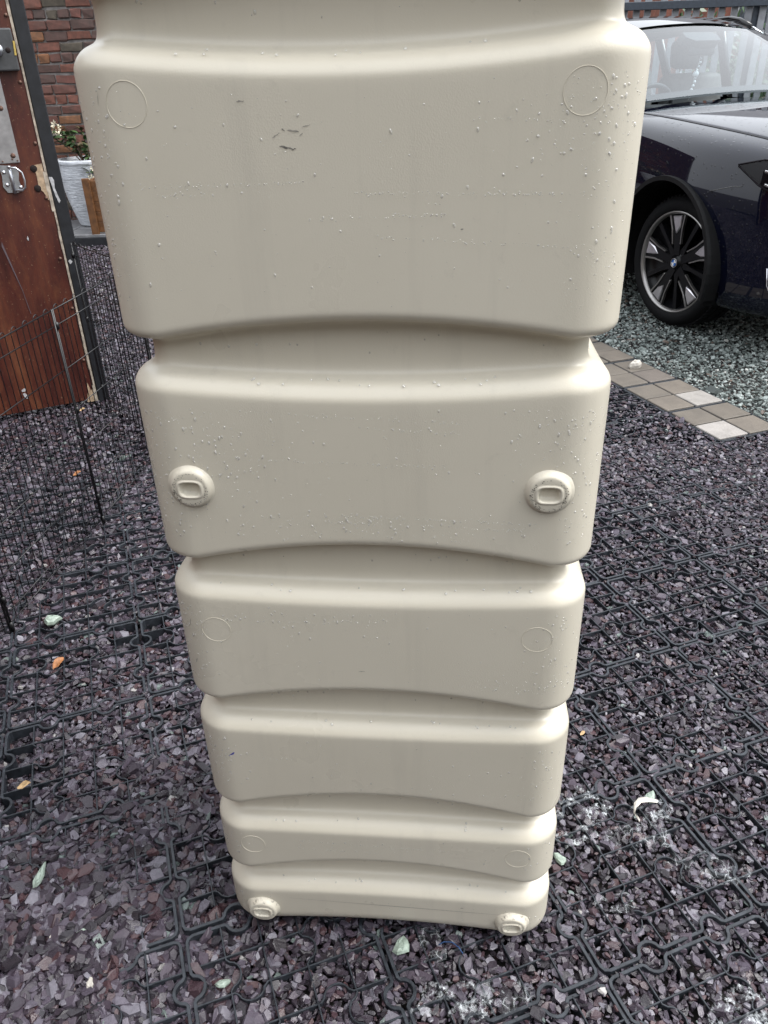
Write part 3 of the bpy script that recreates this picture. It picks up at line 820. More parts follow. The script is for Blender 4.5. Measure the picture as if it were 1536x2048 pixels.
# ------------------------------------------------------------------ wire pen
PH = 0.785
A = np.array([-1.1217, 1.8393]); B = np.array([-1.0376, 2.4650]); d1 = (B - A) / np.linalg.norm(B - A)
E_ = B + d1 * 0.66; C_ = np.array([-1.363, 3.63])
O0 = A + np.array([-0.28, -0.57])
pen = thing('wire_pen', 'black folding wire pet pen standing on the slate chippings', 'pet pen', (0, 0, 0))
vw = {}
def panel(p, q):
    L = np.linalg.norm(q - p); a = math.atan2(q[1] - p[1], q[0] - p[0])
    pn = bpy.data.objects.new('pen_panel', None); COL.objects.link(pn); pn.parent = pen; pn.location = (p[0], p[1], 0.0); pn.rotation_euler.z = a
    pn.empty_display_size = 0.05
    for z in (PH, PH - .05, .59, .45, .31, .17, .055, .022):
        tube('rail_wire', [(0.0, 0, z), (L, 0, z)], 0.0023 if z in (PH,) else 0.0018, 'wire', pn, 5)
    n = int(L / 0.0625)
    for k in range(n):
        x0 = L * (k + 0.27) / n; x1 = L * (k + 0.75) / n; w = (x1 - x0)
        key = round(w, 4)
        if key not in vw:
            pts = [(0, .003, .012), (0, .003, PH - .004)] + [(w / 2 - w / 2 * math.cos(t), .003 - .003 * math.sin(t), PH - .004 + 0.017 * math.sin(t)) for t in np.linspace(0.3, PI - 0.3, 6)] + [(w, .003, PH - .004), (w, .003, .012)]
            V, F = tube_vf(pts, 0.0015, 5); me = mesh('hoop_wire', V, F); me.materials.append(MAT['wire'])
            me.polygons.foreach_set('use_smooth', np.ones(len(me.polygons), bool)); vw[key] = me
        o = bpy.data.objects.new('hoop_wire', vw[key]); COL.objects.link(o); o.parent = pn; o.location = (x0, 0, 0)
    for x in (0.004, L - 0.004):
        tube('hinge_rod', [(x, -.004, 0.0), (x, -.004, PH + 0.005)], 0.0034, 'wire', pn, 6)
    for z in (PH - .06, .435, .10): 
        tube('hinge_clip', [(0.004, -.006, z), (0.004, -.006, z + .022)], 0.007, 'wire', pn, 8)
    tube('hinge_clip', [(0.004, -.004, 0.0), (0.004, -.004, .03)], 0.007, 'wire', pn, 8)
for p, q in ((O0, A), (A, B), (B, E_), (C_, E_)): panel(np.array(p), np.array(q))

# ------------------------------------------------------------------ the tank
TANK = np.array([-0.021, 0.878]); TPSI = math.radians(-5.86)
HW, HD, RC, DG = 0.302, 0.205, 0.06, 0.034
# grooves: upper lip mid/edge, lower shoulder mid/edge (heights)
GR = [(0.195, 0.160, 0.1036, 0.096), (0.366, 0.331, 0.2675, 0.266), (0.5965, 0.569, 0.500, 0.504),
      (0.8565, 0.829, 0.756, 0.764), (1.1625, 1.142, 1.064, 1.0755), (1.516, 1.496, 1.4090, 1.4225)]
# perimeter (counter-clockwise seen from above, starting at the middle of the back)
per = []
def seg(p, q, n, nrm, kind):
    for t in np.linspace(0, 1, n, endpoint=False):
        per.append((p[0] + (q[0] - p[0]) * t, p[1] + (q[1] - p[1]) * t, nrm[0], nrm[1], kind))
def arc(cx, cy, a0, n=12):
    for t in np.linspace(0, 1, n, endpoint=False):
        a = a0 + t * PI / 2; per.append((cx + RC * math.cos(a), cy + RC * math.sin(a), math.cos(a), math.sin(a), 'c'))
x_, y_ = HW - RC, HD - RC
seg((-x_, -HD), (x_, -HD), 56, (0, -1), 'f'); arc(x_, -y_, -PI / 2)
seg((HW, -y_), (HW, y_), 18, (1, 0), 's'); arc(x_, y_, 0)
seg((x_, HD), (-x_, HD), 24, (0, 1), 'f'); arc(-x_, y_, PI / 2)
seg((-HW, y_), (-HW, -y_), 18, (-1, 0), 's'); arc(-x_, -y_, PI)
PR = np.array([p[:4] for p in per]); NP_ = len(PR)
fm = np.zeros(NP_)
for i, p in enumerate(per):
    if p[4] == 'f': fm[i] = 1 - (p[0] / x_) ** 2
    elif p[4] == 's': fm[i] = 0.5 * (1 - (p[1] / y_) ** 2)
def bspline(P, n):
    P = np.asarray(P, float); m = len(P) - 3; out = []
    for s in range(m):
        for t in np.linspace(0, 1, n, endpoint=(s == m - 1)):
            b = np.array([(1 - t) ** 3, 3 * t ** 3 - 6 * t ** 2 + 4, -3 * t ** 3 + 3 * t ** 2 + 3 * t + 1, t ** 3]) / 6
            out.append(np.tensordot(b, P[s:s + 4], 1))
    return np.array(out)
rows = []                                         # each row: (d array, z array) over the perimeter, from bottom to top
one = np.ones(NP_)
bz = 0.016 * fm
ctrl = [(.075, -.0), (.06, 0), (.045, 0.0), (.024, 0.0), (.007, .004), (0, .020), (0, .035), (0, .05), (0, .06)]
bs = bspline([[c[0] * one, c[1] * one + bz * (1 if c[1] < .04 else .4)] for c in ctrl], 4)
rows += [tuple(r) for r in bs]
for gi, (tm, te, sm, se) in enumerate(GR):
    zt, zb = te + (tm - te) * fm, se + (sm - se) * fm
    D = DG * (0.92 + 0.10 * fm)
    prev_z = rows[-1][1]
    lo = zb - 0.024
    for q in np.linspace(0, 1, 5, endpoint=False)[1:]: rows.append((0 * one, prev_z + (lo - prev_z) * q))
    c = [(0 * one, zb - .034), (0 * one, zb - .016), (0 * one, zb - .005), (.0004 * one, zb + .0005), (D * .07, zb + .0055), (D * .22, zb + .0125), (D * .44, zb + .0185), (D * .70, zb + .0215), (D * .90, zb + .0245), (D * .99, zb + .032),
         (D, zb + .044), (D, (zb + .044) * .5 + (zt - .016) * .5), (D, zt - .016), (D * .97, zt - .009), (D * .80, zt - .0055), (D * .45, zt - .0035), (D * .16, zt - .001), (0 * one, zt + .006), (0 * one, zt + .014), (0 * one, zt + .026), (0 * one, zt + .04)]
    rows += [tuple(r) for r in bspline([np.array(k) for k in c], 4)]
top = 1.735
pz = rows[-1][1]
for q in np.linspace(0, 1, 8, endpoint=False)[1:]: rows.append((0 * one, pz + (top - .05 - pz) * q))
rows += [tuple(r) for r in bspline([[c[0] * one, c[1] * one] for c in [(0, top - .05), (0, top - .035), (0, top - .012), (.012, top), (.035, top + .002), (.05, top + .002), (.058, top + .002)]], 4)]
Vt = np.empty((len(rows), NP_, 3))
for k, (d, z) in enumerate(rows):
    d = np.asarray(d) * one; dd_ = np.minimum(d, 0.0575)
    Vt[k, :, 0] = PR[:, 0] - PR[:, 2] * dd_; Vt[k, :, 1] = PR[:, 1] - PR[:, 3] * dd_; Vt[k, :, 2] = z
idx = np.arange(len(rows) * NP_).reshape(len(rows), NP_)
nx = np.roll(idx, -1, axis=1)
F = np.stack([idx[:-1], nx[:-1], nx[1:], idx[1:]], -1).reshape(-1, 4).tolist()
F += [tuple(idx[0][::-1]), tuple(idx[-1])]
tank_c = TANK + HD * np.array([-math.sin(TPSI), math.cos(TPSI)])
tank = thing('water_tank', 'tall beige ribbed plastic water tank standing on the slate chippings', 'water tank', (tank_c[0], tank_c[1], 0.002), (0, 0, TPSI))
body = link('tank_body', mesh('tank_body', Vt.reshape(-1, 3), F), 'tank', tank, True)
lathe('lid', [(0.0, 1.765), (0.10, 1.765), (0.115, 1.758), (0.118, 1.738), (0.118, 1.733)], 'tank', tank, 40)

SH = (0.0145, 0.0105)                              # slot half sizes
def ring_pts(kind, s, n=40):
    out = []
    for j in range(n):
        a = 2 * PI * j / n
        if kind == 'st':
            ca, sa = math.cos(a), math.sin(a); e = 2 / 3.2
            out.append((SH[0] * s * math.copysign(abs(ca) ** e, ca), SH[1] * s * math.copysign(abs(sa) ** e, sa)))
        else: out.append((s * math.cos(a), s * math.sin(a)))
    return out
boss_prof = [('st', 0.02, .0005), ('st', 0.55, .0005), ('st', 0.82, .0012), ('st', 0.93, .0085), ('st', 1.02, .0118), ('st', 1.14, .0130), ('st', 1.28, .0125), ('st', 1.36, .0110), ('st', 1.48, .0110),
             ('c', .0240, .0112), ('c', .0262, .0104), ('c', .0282, .0078), ('c', .0296, .0042), ('c', .0315, .0010), ('c', .034, -.0006), ('c', .035, -.002)]
V, F = [], []
for (k, s, h) in boss_prof:
    for (x, z) in ring_pts(k, s): V.append((x, -h * (0.78 if h > 0 else 1), z))
for i in range(len(boss_prof) - 1):
    for j in range(40): F.append((i * 40 + j, i * 40 + (j + 1) % 40, (i + 1) * 40 + (j + 1) % 40, (i + 1) * 40 + j))
F.append(tuple(range(40))[::-1])
boss_me = mesh('fixing_boss', V, F); boss_me.materials.append(MAT['boss'])
boss_me.polygons.foreach_set('use_smooth', np.ones(len(boss_me.polygons), bool))
boss2 = boss_me.copy(); boss2.materials.clear(); boss2.materials.append(MAT['boss_dirty'])
for z, me in ((0.9445, boss_me), (0.0475, boss2)):
    for x in (-0.2315, 0.2305):
        o = bpy.data.objects.new('fixing_boss', me); COL.objects.link(o); o.parent = body; o.location = (x, -HD, z); o.scale = (.93, 1, .95); o.rotation_euler.y = random.uniform(-.1, .1) if z < .1 else 0
        if z < .1: o['label'] = 'muddy scuffed fixing boss'; o.scale = (0.95, 1.25, 0.92)
V = [(-0.2315 + px * .93, -HD - .0014, .0475 + pz * .95 - .0012) for px, pz in ring_pts('st', .80)]
link('mud_stain', mesh('mud_stain', V, [tuple(range(40))]), 'mud', body)
for z, r in ((1.389, .0215), (0.708, .0215), (0.229, .0215)):
    for x in (-0.2315, 0.2325):
        pts = []
        for k in range(48):
            a = 2 * PI * k / 48; px = x + r * math.cos(a); over = max(0.0, abs(px) - x_)
            pts.append((px, -HD + (RC - math.sqrt(max(0, RC ** 2 - over ** 2))) - 0.0001, z + r * math.sin(a)))
        tube('moulded_ring', pts, 0.00032, 'tank', body, 6, True)

def surf_pt(x, z, off=0.0):
    """front-face point of the tank (local) on the flat bands and rounded corners"""
    over = max(0.0, abs(x) - x_)
    y = -HD + (RC - math.sqrt(max(1e-8, RC ** 2 - over ** 2)))
    return (x, y - off, z)
def mark(name, pts, mat, off=0.0004):
    me = mesh(name, [surf_pt(x, z, off) for x, z in pts], [tuple(range(len(pts)))])
    return link(name, me, mat, body)
def streak(name, x, z, L, w, a, mat):
    n = 6; up, dn = [], []
    for k in range(n + 1):
        q = k / n; ww = w * math.sin(PI * (0.08 + 0.84 * q)) * random.uniform(.4, 1.2)
        cx, cz = x + (q - .5) * L * math.cos(a), z + (q - .5) * L * math.sin(a) + random.uniform(-w, w) * .4
        up.append((cx, cz + ww)); dn.append((cx, cz - ww))
    mark(name, up + dn[::-1], mat)
for (x, z, L, w, a, m) in ((-.0685, 1.3455, .014, .0011, -.15, 'black_scuff'), (-.0605, 1.3435, .005, .0010, .3, 'black_scuff'), (-.078, 1.357, .009, .0007, .5, 'grey_scuff'), (-.070, 1.362, .004, .0009, -.6, 'black_scuff'),
                           (-.060, 1.361, .012, .0012, -.1, 'grey_scuff'), (-.052, 1.357, .005, .0006, .6, 'grey_scuff'), (-.046, 1.365, .009, .0006, .2, 'grey_scuff'), (-.112, 1.389, .008, .0010, 0, 'grey_scuff'),
                           (-.114, 1.36, .010, .0006, 1.5, 'grey_scuff'), (.115, 1.262, .003, .0010, 0, 'black_scuff'), (-.262, 1.395, .012, .0016, 1.4, 'grey_scuff'), (-.244, 1.335, .018, .0010, 1.5, 'grey_scuff'),
                           (-.272, .715, .014, .0022, 1.3, 'grey_scuff'), (-.274, .64, .012, .0016, 1.2, 'grey_scuff'), (-.020, .638, .010, .0007, 0.1, 'grey_scuff'), (.252, 1.2, .07, .0009, 1.54, 'grey_scuff'), (.253, .69, .05, .0008, 1.54, 'grey_scuff'),
                           (.02, .075, .40, .0006, -.03, 'grey_scuff'), (.14, .082, .006, .0009, 0, 'black_scuff'), (.235, .36, .05, .001, 1.5, 'grey_scuff')):
    streak('scuff_mark', x, z, L, w, a, m)
mark('ink_mark', [(-.2478, .4470), (-.2400, .4545), (-.2368, .4570), (-.2362, .4555), (-.2385, .4515)], 'blue_ink')
for (bx, bz_) in ((-0.2315, .9445), (0.2305, .9445)):
    for k in range(80):
        a = random.uniform(0, 2 * PI) if k % 3 == 0 else random.uniform(PI * 0.75, PI * 2.1); r = random.uniform(.0195, .0240); L = random.uniform(.0006, .0022)
        cx, cz = bx + r * math.cos(a), bz_ + r * math.sin(a); s = .0004 + random.random() * .0006
        me = mesh('scuff_mark', [(cx - L / 2, -HD - .0092, cz), (cx, -HD - .0092, cz - s), (cx + L / 2, -HD - .0092, cz), (cx, -HD - .0092, cz + s)], [(0, 1, 2, 3)])
        link('scuff_mark', me, 'boss_dirt', body)

# raindrops lying on the tank
bands = [(0.03, .09), (.2, .262), (.375, .49), (.605, .75), (.865, 1.055), (1.175, 1.405)]
sph_v, sph_f = [], []
for k in range(4):
    ph = PI / 2 * k / 3.4
    for j in range(7):
        a = 2 * PI * j / 7; sph_v.append((math.cos(a) * math.cos(ph), math.sin(ph), math.sin(a) * math.cos(ph)))
for k in range(3):
    for j in range(7): sph_f.append((k * 7 + j, k * 7 + (j + 1) % 7, (k + 1) * 7 + (j + 1) % 7, (k + 1) * 7 + j))
sph_f.append(tuple(21 + j for j in range(7)))
DV, DF = [], []
def drop(x, z, r, el=1.0, shear=0.0, y=None, nrm=None):
    over = abs(x) - x_
    if over > 0:
        q = min(1.0, over / RC) if y is None else 0
        nrm = Vector((math.copysign(q, x), -math.sqrt(max(0, 1 - q * q)), 0))
    if nrm is None: nrm = Vector((0, -1, 0))
    p = Vector(surf_pt(x, z, 0.0)) if y is None else Vector((x, y, z))
    tz = Vector((0, 0, 1)); tz = (tz - nrm * tz.dot(nrm)).normalized(); tx = tz.cross(nrm)
    b = len(DV)
    for (vx, vy, vz) in sph_v:
        pinch = 1.0 - 0.25 * max(0, vz) * (el - 1)
        DV.append(p + tx * (vx * r * pinch + vz * r * el * shear) + nrm * (vy * r * 0.55 - r * .04) + tz * vz * r * el)
    for f in sph_f: DF.append(tuple(b + i for i in f))
def dense(x, z):
    """how wet a spot of the front is"""
    d = 0.10
    d += 1.7 * math.exp(-((x + .28) / .03) ** 2) + 0.9 * math.exp(-((x - .27) / .035) ** 2)
    d += 1.6 * math.exp(-((x + .20) / .07) ** 2 - ((z - .99) / .06) ** 2) + 1.5 * math.exp(-((z - .885) / .018) ** 2) * math.exp(-((x + .02) / .18) ** 2)
    d += 0.9 * math.exp(-((x + .12) / .14) ** 2 - ((z - .735) / .018) ** 2) + 2.2 * math.exp(-((x - .20) / .06) ** 2 - ((z - .61) / .02) ** 2)
    d += 0.9 * math.exp(-((x - .22) / .05) ** 2 - ((z - 1.03) / .04) ** 2) + 0.9 * math.exp(-((x - .23) / .06) ** 2 - ((z - 1.37) / .05) ** 2)
    d += 0.7 * math.exp(-((x - .21) / .08) ** 2 - ((z - .37) / .02) ** 2) + 0.25 * math.exp(-((z - .44) / .04) ** 2) * (x < -.2)
    return d
cnt = 0
while cnt < 2700:
    b = random.choices(bands, [.4, .6, 1, 1.3, 1.9, 2.2])[0]
    x, z = random.uniform(-.292, .292), random.uniform(*b)
    if random.random() > dense(x, z) / 2.2: continue
    r = 0.00045 + 0.0014 * random.random() ** 3.6
    drop(x, z, r, random.uniform(0.9, 2.0) if r > .0012 else random.uniform(.8, 1.3), random.uniform(-.3, .3)); cnt += 1
# runs of beads along faint level lines
for (z0, sl, x0, x1, n) in ((1.300, -.02, .0, .25, 90), (1.308, .02, -.24, -.05, 60), (1.275, .01, -.05, .10, 50), (1.255, -.06, .02, .24, 50), (1.368, -.05, .12, .26, 30), (.985, -.03, -.15, .1, 60), (1.05, -.05, -.15, .12, 70),
                            (.905, -.03, -.06, .22, 110), (.895, -.03, -.06, .2, 70), (1.03, -.05, -.02, .12, 40), (.726, 0, -.22, -.05, 40), (.73, 0, -.06, .02, 22), (.445, 0, -.19, -.14, 14), (1.30, .03, -.22, -.15, 24), (.245, -.03, -.15, .12, 60), (.225, -.02, -.15, .0, 30)):
    for _ in range(n):
        x = random.uniform(x0, x1); drop(x, z0 + sl * (x - x0) + random.gauss(0, .0012), random.uniform(.0004, .00105), random.uniform(.7, 1.2))
# larger drops sitting on the shoulders and groove floors
for gi, (tm, te, sm, se) in enumerate(GR):
    for _ in range(26):
        x = random.uniform(-.22, .22); f = 1 - (x / x_) ** 2; D = DG * (0.92 + .10 * f)
        zb, zt = se + (sm - se) * f, te + (tm - te) * f
        if random.random() < .55:
            drop(x, random.uniform(zb + .05, zt - .02), random.uniform(.0007, .0019), random.uniform(1, 1.6), 0, y=-HD + D)
        else:
            q = random.uniform(.3, .7); drop(x, zb + .012 + .014 * q, random.uniform(.0012, .0026), 1.1, random.uniform(-.3, .3), y=-HD + D * q * .85, nrm=Vector((0, -.55, .83)))
drops = link('raindrops', mesh('raindrops', DV, DF), 'water', tank, True)
drops['kind'] = 'stuff'

# ------------------------------------------------------------------ the car
HEAD = math.radians(-75)
Wc = np.array([1.778, 4.735])                       # where the near front tyre meets the ground
SR = 0.875                                          # lateral distance from centre line to that tyre's outer wall
hv = np.array([math.cos(HEAD), math.sin(HEAD)]); lv_ = np.array([-hv[1], hv[0]])
C0 = Wc + lv_ * SR
car = thing('parked_car', 'dark navy sport utility car wet with rain parked on pale chippings', 'car', (C0[0], C0[1], -0.004), (0, 0, HEAD))
L_ = np.array([.97, .955, .90, .78, .55, .30, .0, -.35, -.75, -1.3, -2.0, -2.9, -3.45, -3.72, -3.78])
W_ = np.array([.28, .58, .72, .815, .905, .962, .985, .98, .975, .97, .97, .985, .95, .85, .40])
ZB = np.array([.34, .28, .24, .22, .21, .21, .22, .24, .24, .24, .24, .24, .27, .32, .40])
ZS = np.array([.74, .84, .915, .965, 1.005, 1.03, 1.05, 1.075, 1.105, 1.125, 1.14, 1.15, 1.12, 1.0, .9])
ZC = np.array([.82, .93, 1.00, 1.055, 1.11, 1.15, 1.180, 1.205, 1.212, 1.20, 1.20, 1.20, 1.18, 1.1, 1.0])
ctrl = np.empty((len(L_), 13, 3))
for k in range(len(L_)):
    w, b, s, c = W_[k], ZB[k], ZS[k], ZC[k]
    h = s - b
    pr = [(w * .80, b - .01), (w * .93, b), (w * .975, b + .12 * h), (w * .99, b + .36 * h), (w * 1.0, b + .62 * h), (w * 1.0, b + .74 * h), (w * .985, b + .86 * h), (w * .975, b + .93 * h),
          (w * .94, s + .015), (w * .84, s + (c - s) * .50), (w * .62, s + (c - s) * .82), (w * .30, s + (c - s) * .97), (0, c)]
    for j, (yy, zz) in enumerate(pr): ctrl[k, j] = (L_[k], -yy, zz)
def bs2(C, na, nb_):
    C = np.concatenate([2 * C[:1] - C[1:2], C, 2 * C[-1:] - C[-2:-1]], 0)
    C = np.concatenate([2 * C[:, :1] - C[:, 1:2], C, 2 * C[:, -1:] - C[:, -2:-1]], 1)
    R = bspline(C, na)
    return np.swapaxes(bspline(np.swapaxes(R, 0, 1), nb_), 0, 1)
SURF = bs2(ctrl, 12, 7)                             # (along, across, 3), right side, seams at the centre
na, nbb = SURF.shape[:2]
cutj = int(nbb * 9.05 / 12)                          # bonnet edge
l_of = SURF[:, 0, 0]
cowl = int(np.argmin(np.abs(SURF[:, -1, 0] + .72)))
def mirror_vf(V, F):
    n = len(V); V = np.asarray(V); V2 = V.copy(); V2[:, 1] *= -1
    return np.concatenate([V, V2]), np.concatenate([F, F[:, ::-1] + n])
Vg, Fg = grid_vf(SURF)
cen = Vg[Fg].mean(1)
ii, jj = np.divmod(np.arange(len(Fg)), nbb - 1)
inarch = np.zeros(len(Fg), bool)
for ax in (0.0, -2.95):
    inarch |= ((cen[:, 0] - ax) ** 2 + (cen[:, 2] - .385) ** 2 < .470 ** 2) & (cen[:, 1] < -.6)
is_b = (jj >= cutj) & (ii < cowl)
cab = (jj >= cutj) & (ii >= cowl) & (cen[:, 0] > -3.3)
Vb, Fb = mirror_vf(Vg, Fg[~inarch & ~is_b & ~cab])
bo = link('body_shell', mesh('body_shell', Vb, Fb), 'paint', car, True)
bs_ = SURF[1:cowl, cutj + 0:].copy(); bs_[:, 0, 1] += .004; bs_[:, :, 2] += .0035
lip = bs_[:, :1].copy(); lip[:, :, 2] -= .03
Vb, Fb = grid_vf(np.concatenate([lip, bs_], 1)); Vb, Fb = mirror_vf(Vb, Fb)
link('bonnet', mesh('bonnet', Vb, Fb), 'paint', car, True)
gp = SURF[1:cowl + 1, cutj] + np.array([0, .002, .0005])
tube('bonnet_gap', gp[::3], 0.0045, 'trim_black', car, 5)
tube('bonnet_gap', gp[::3] * np.array([1, -1, 1]), 0.0045, 'trim_black', car, 5)
# crease strip along the wing
# floor and wheel wells
box('underbody', (-1.4, 0, .30), (4.2, 1.30, .12), 'tyre', car)
def half_ring(ax, sgn, r0, r1, y0, y1, mat, name, a0=-.25, a1=PI + .25, n=36):
    V, F = [], []
    for t in np.linspace(a0, a1, n):
        for (r, y) in ((r0, y0), (r0, y1), (r1, y1), (r1 + .002, y1 - .02 * np.sign(y1)), (r1, y0)):
            V.append((ax + r * math.cos(t), y * 1.0, .385 + r * math.sin(t)))
    for k in range(n - 1):
        for j in range(4): F.append((k * 5 + j, k * 5 + j + 1, k * 5 + 6 + j, k * 5 + 5 + j))
    return link(name, mesh(name, V, F), mat, car, False)
for ax in (0.0, -2.95):
    for sgn in (-1, 1):
        half_ring(ax, sgn, .455, .480, sgn * .90, sgn * (.994 if ax == 0 else 1.0), 'cladding', 'wheel_arch')
        V, F = [], []
        for t in np.linspace(-.35, PI + .35, 28):
            for y in (.50, .95): V.append((ax + .462 * math.cos(t), sgn * y, .385 + .462 * math.sin(t)))
        b = len(V)
        for k in range(27): F.append((2 * k, 2 * k + 1, 2 * k + 3, 2 * k + 2))
        F.append(tuple(2 * k for k in range(28)))
        link('wheel_well', mesh('wheel_well', V, F), 'tyre', car)
# wheels
RT = 0.375
def rot_y(p, a): return (p[0] * math.cos(a) + p[2] * math.sin(a), p[1], -p[0] * math.sin(a) + p[2] * math.cos(a))
def make_wheel():
    w = bpy.data.objects.new('wheel', None); COL.objects.link(w); w.parent = car; w.empty_display_size = .1
    # outer wall towards local -y; y = 0 at outer wall
    lathe('tyre', [(.292, .012), (.300, .002), (.325, -.004), (.348, .004), (.362, .018), (.372, .038), (RT, .06), (RT, .20), (.372, .215), (.345, .25), (.29, .25)], 'tyre', w, 64, 'Y')
    V, F = [], []
    for k in range(72):
        a = 2 * PI * k / 72
        for (y0, y1) in ((.035, .085), (.10, .155), (.17, .22)):
            b = len(V); a2 = a + (.045 if y0 < .1 else 0)
            for (r, aa, yy) in ((RT + .005, a2, y0), (RT + .005, a2 + .062, y0 + .006), (RT + .005, a2 + .062, y1 + .006), (RT + .005, a2, y1), (RT - .01, a2, y0), (RT - .01, a2 + .062, y0 + .006), (RT - .01, a2 + .062, y1 + .006), (RT - .01, a2, y1)):
                V.append((r * math.cos(aa), yy, r * math.sin(aa)))
            F += [(b, b + 1, b + 2, b + 3), (b, b + 4, b + 5, b + 1), (b + 1, b + 5, b + 6, b + 2), (b + 2, b + 6, b + 7, b + 3), (b + 3, b + 7, b + 4, b)]
    tr = link('tread', mesh('tread', V, F), 'tyre', w); 
    rim = lathe('rim', [(.0, .075), (.06, .075), (.24, .09), (.268, .05), (.276, .03)], 'rim_black', w, 48, 'Y')
    lathe('rim_lip', [(.274, .03), (.281, .012), (.289, .006), (.295, .012), (.296, .03)], 'rim_grey', rim, 64, 'Y')
    def prism(name, pts, y0, y1, mat, ch=0.004):
        """pts in (r,angle); plate from depth y1 up to face y0 with chamfer"""
        P = [(r * math.cos(a), r * math.sin(a)) for r, a in pts]; n = len(P)
        cx, cz = sum(p[0] for p in P) / n, sum(p[1] for p in P) / n
        V = [(x, y1, z) for x, z in P] + [(x, y0 + ch, z) for x, z in P]
        for x, z in P:
            d = math.hypot(x - cx, z - cz); V.append((cx + (x - cx) * (1 - ch / d), y0, cz + (z - cz) * (1 - ch / d)))
        F = [(i, (i + 1) % n, n + (i + 1) % n, n + i) for i in range(n)] + [(n + i, n + (i + 1) % n, 2 * n + (i + 1) % n, 2 * n + i) for i in range(n)] + [tuple(2 * n + i for i in range(n))]
        return link(name, mesh(name, V, F), mat, rim)
    for k in range(5):
        a = math.radians(90 + 72 * k + 8)
        prism('spoke', [(.045, a - .55), (.10, a - .26), (.19, a - .20), (.278, a - .23), (.278, a + .23), (.19, a + .20), (.10, a + .26), (.045, a + .55)], .028, .075, 'rim_black')
        o = prism('spoke_insert', [(.165, a + .03), (.205, a - .13), (.268, a - .15), (.268, a + .13), (.205, a + .10)], .020, .035, 'rim_silver', .006)
        for s in (-1, 1):
            prism('spoke_edge', [(.275, a + s * .20), (.275, a + s * .24), (.19, a + s * .225), (.11, a + s * .33), (.11, a + s * .27), (.19, a + s * .19)][::s], .022, .04, 'rim_grey', .0015)
        b = a + PI / 5
        prism('spoke', [(.05, b - .5), (.12, b - .10), (.278, b - .055), (.278, b + .055), (.12, b + .10), (.05, b + .5)], .034, .075, 'rim_black')
    cap = lathe('hub_cap', [(.0, .012), (.024, .012), (.030, .016), (.032, .03), (.055, .034), (.058, .06)], 'rim_black', rim, 32, 'Y')
    for k in range(4):
        V = [(0, .0113, 0)] + [(.019 * math.cos(a), .0113, .019 * math.sin(a)) for a in np.linspace(k * PI / 2, (k + 1) * PI / 2, 7)]
        link('hub_emblem', mesh('hub_emblem', V, [tuple(range(8))]), 'roundel_blue' if k % 2 else 'roundel_white', rim)
    tube('emblem_ring', [(.025 * math.cos(a), .012, .025 * math.sin(a)) for a in np.linspace(0, 2 * PI, 24, endpoint=False)], .0015, 'rim_silver', rim, 5, True)
    return w
w0 = make_wheel()
w0.location = (0, -SR, RT); w0.rotation_euler.z = math.radians(7)
def copy_tree(o, parent):
    c = o.copy(); COL.objects.link(c); c.parent = parent
    for ch in list(o.children): copy_tree(ch, c)
    return c
for (lx, sd_) in ((-2.95, -1), (0, 1), (-2.95, 1)):
    c = copy_tree(w0, car); c.location = (lx, sd_ * SR, RT); c.rotation_euler = (0, random.uniform(0, 1), 0 if sd_ < 0 else PI)
def orient(V, F, out):
    V = np.asarray(V); F = np.asarray(F)
    a, b, c = V[F[:, 0]], V[F[:, 1]], V[F[:, 2]]
    n_ = np.cross(b - a, c - a).sum(0)
    return F if n_ @ np.array(out) > 0 else F[:, ::-1]
# headlight, bumper corner trims: patches of the shell pushed outward
def shell(lq, j):
    """right-side shell point at length lq and profile row j (float)"""
    j0 = int(np.clip(j, 0, nbb - 2)); f = j - j0
    col = SURF[:, j0] * (1 - f) + SURF[:, j0 + 1] * f
    o = np.argsort(col[:, 0]); xs = col[o, 0]
    return np.array([np.interp(lq, xs, col[o, k]) for k in range(3)])
rj = lambda v: v * (nbb - 1) / 12
def shell_patch(name, top, bot, mat, off, parent=car, n=14, m=7):
    """top/bot: lists of (l, profile) polylines"""
    P = np.empty((n, m, 3))
    ta, ba = np.array(top), np.array(bot)
    for i in range(n):
        q = i / (n - 1)
        a = np.array([np.interp(q, np.linspace(0, 1, len(ta)), ta[:, k]) for k in (0, 1)]); b = np.array([np.interp(q, np.linspace(0, 1, len(ba)), ba[:, k]) for k in (0, 1)])
        for j in range(m):
            e = a + (b - a) * j / (m - 1); P[i, j] = shell(e[0], rj(e[1]))
    dl = np.gradient(P, axis=0); dm = np.gradient(P, axis=1); nn = np.cross(dl, dm); nn /= np.linalg.norm(nn, axis=2, keepdims=True) + 1e-9
    if nn[..., 1].mean() > 0: nn = -nn
    P = P + nn * off
    V, F = grid_vf(P)
    for_sides = []
    return P, V, F
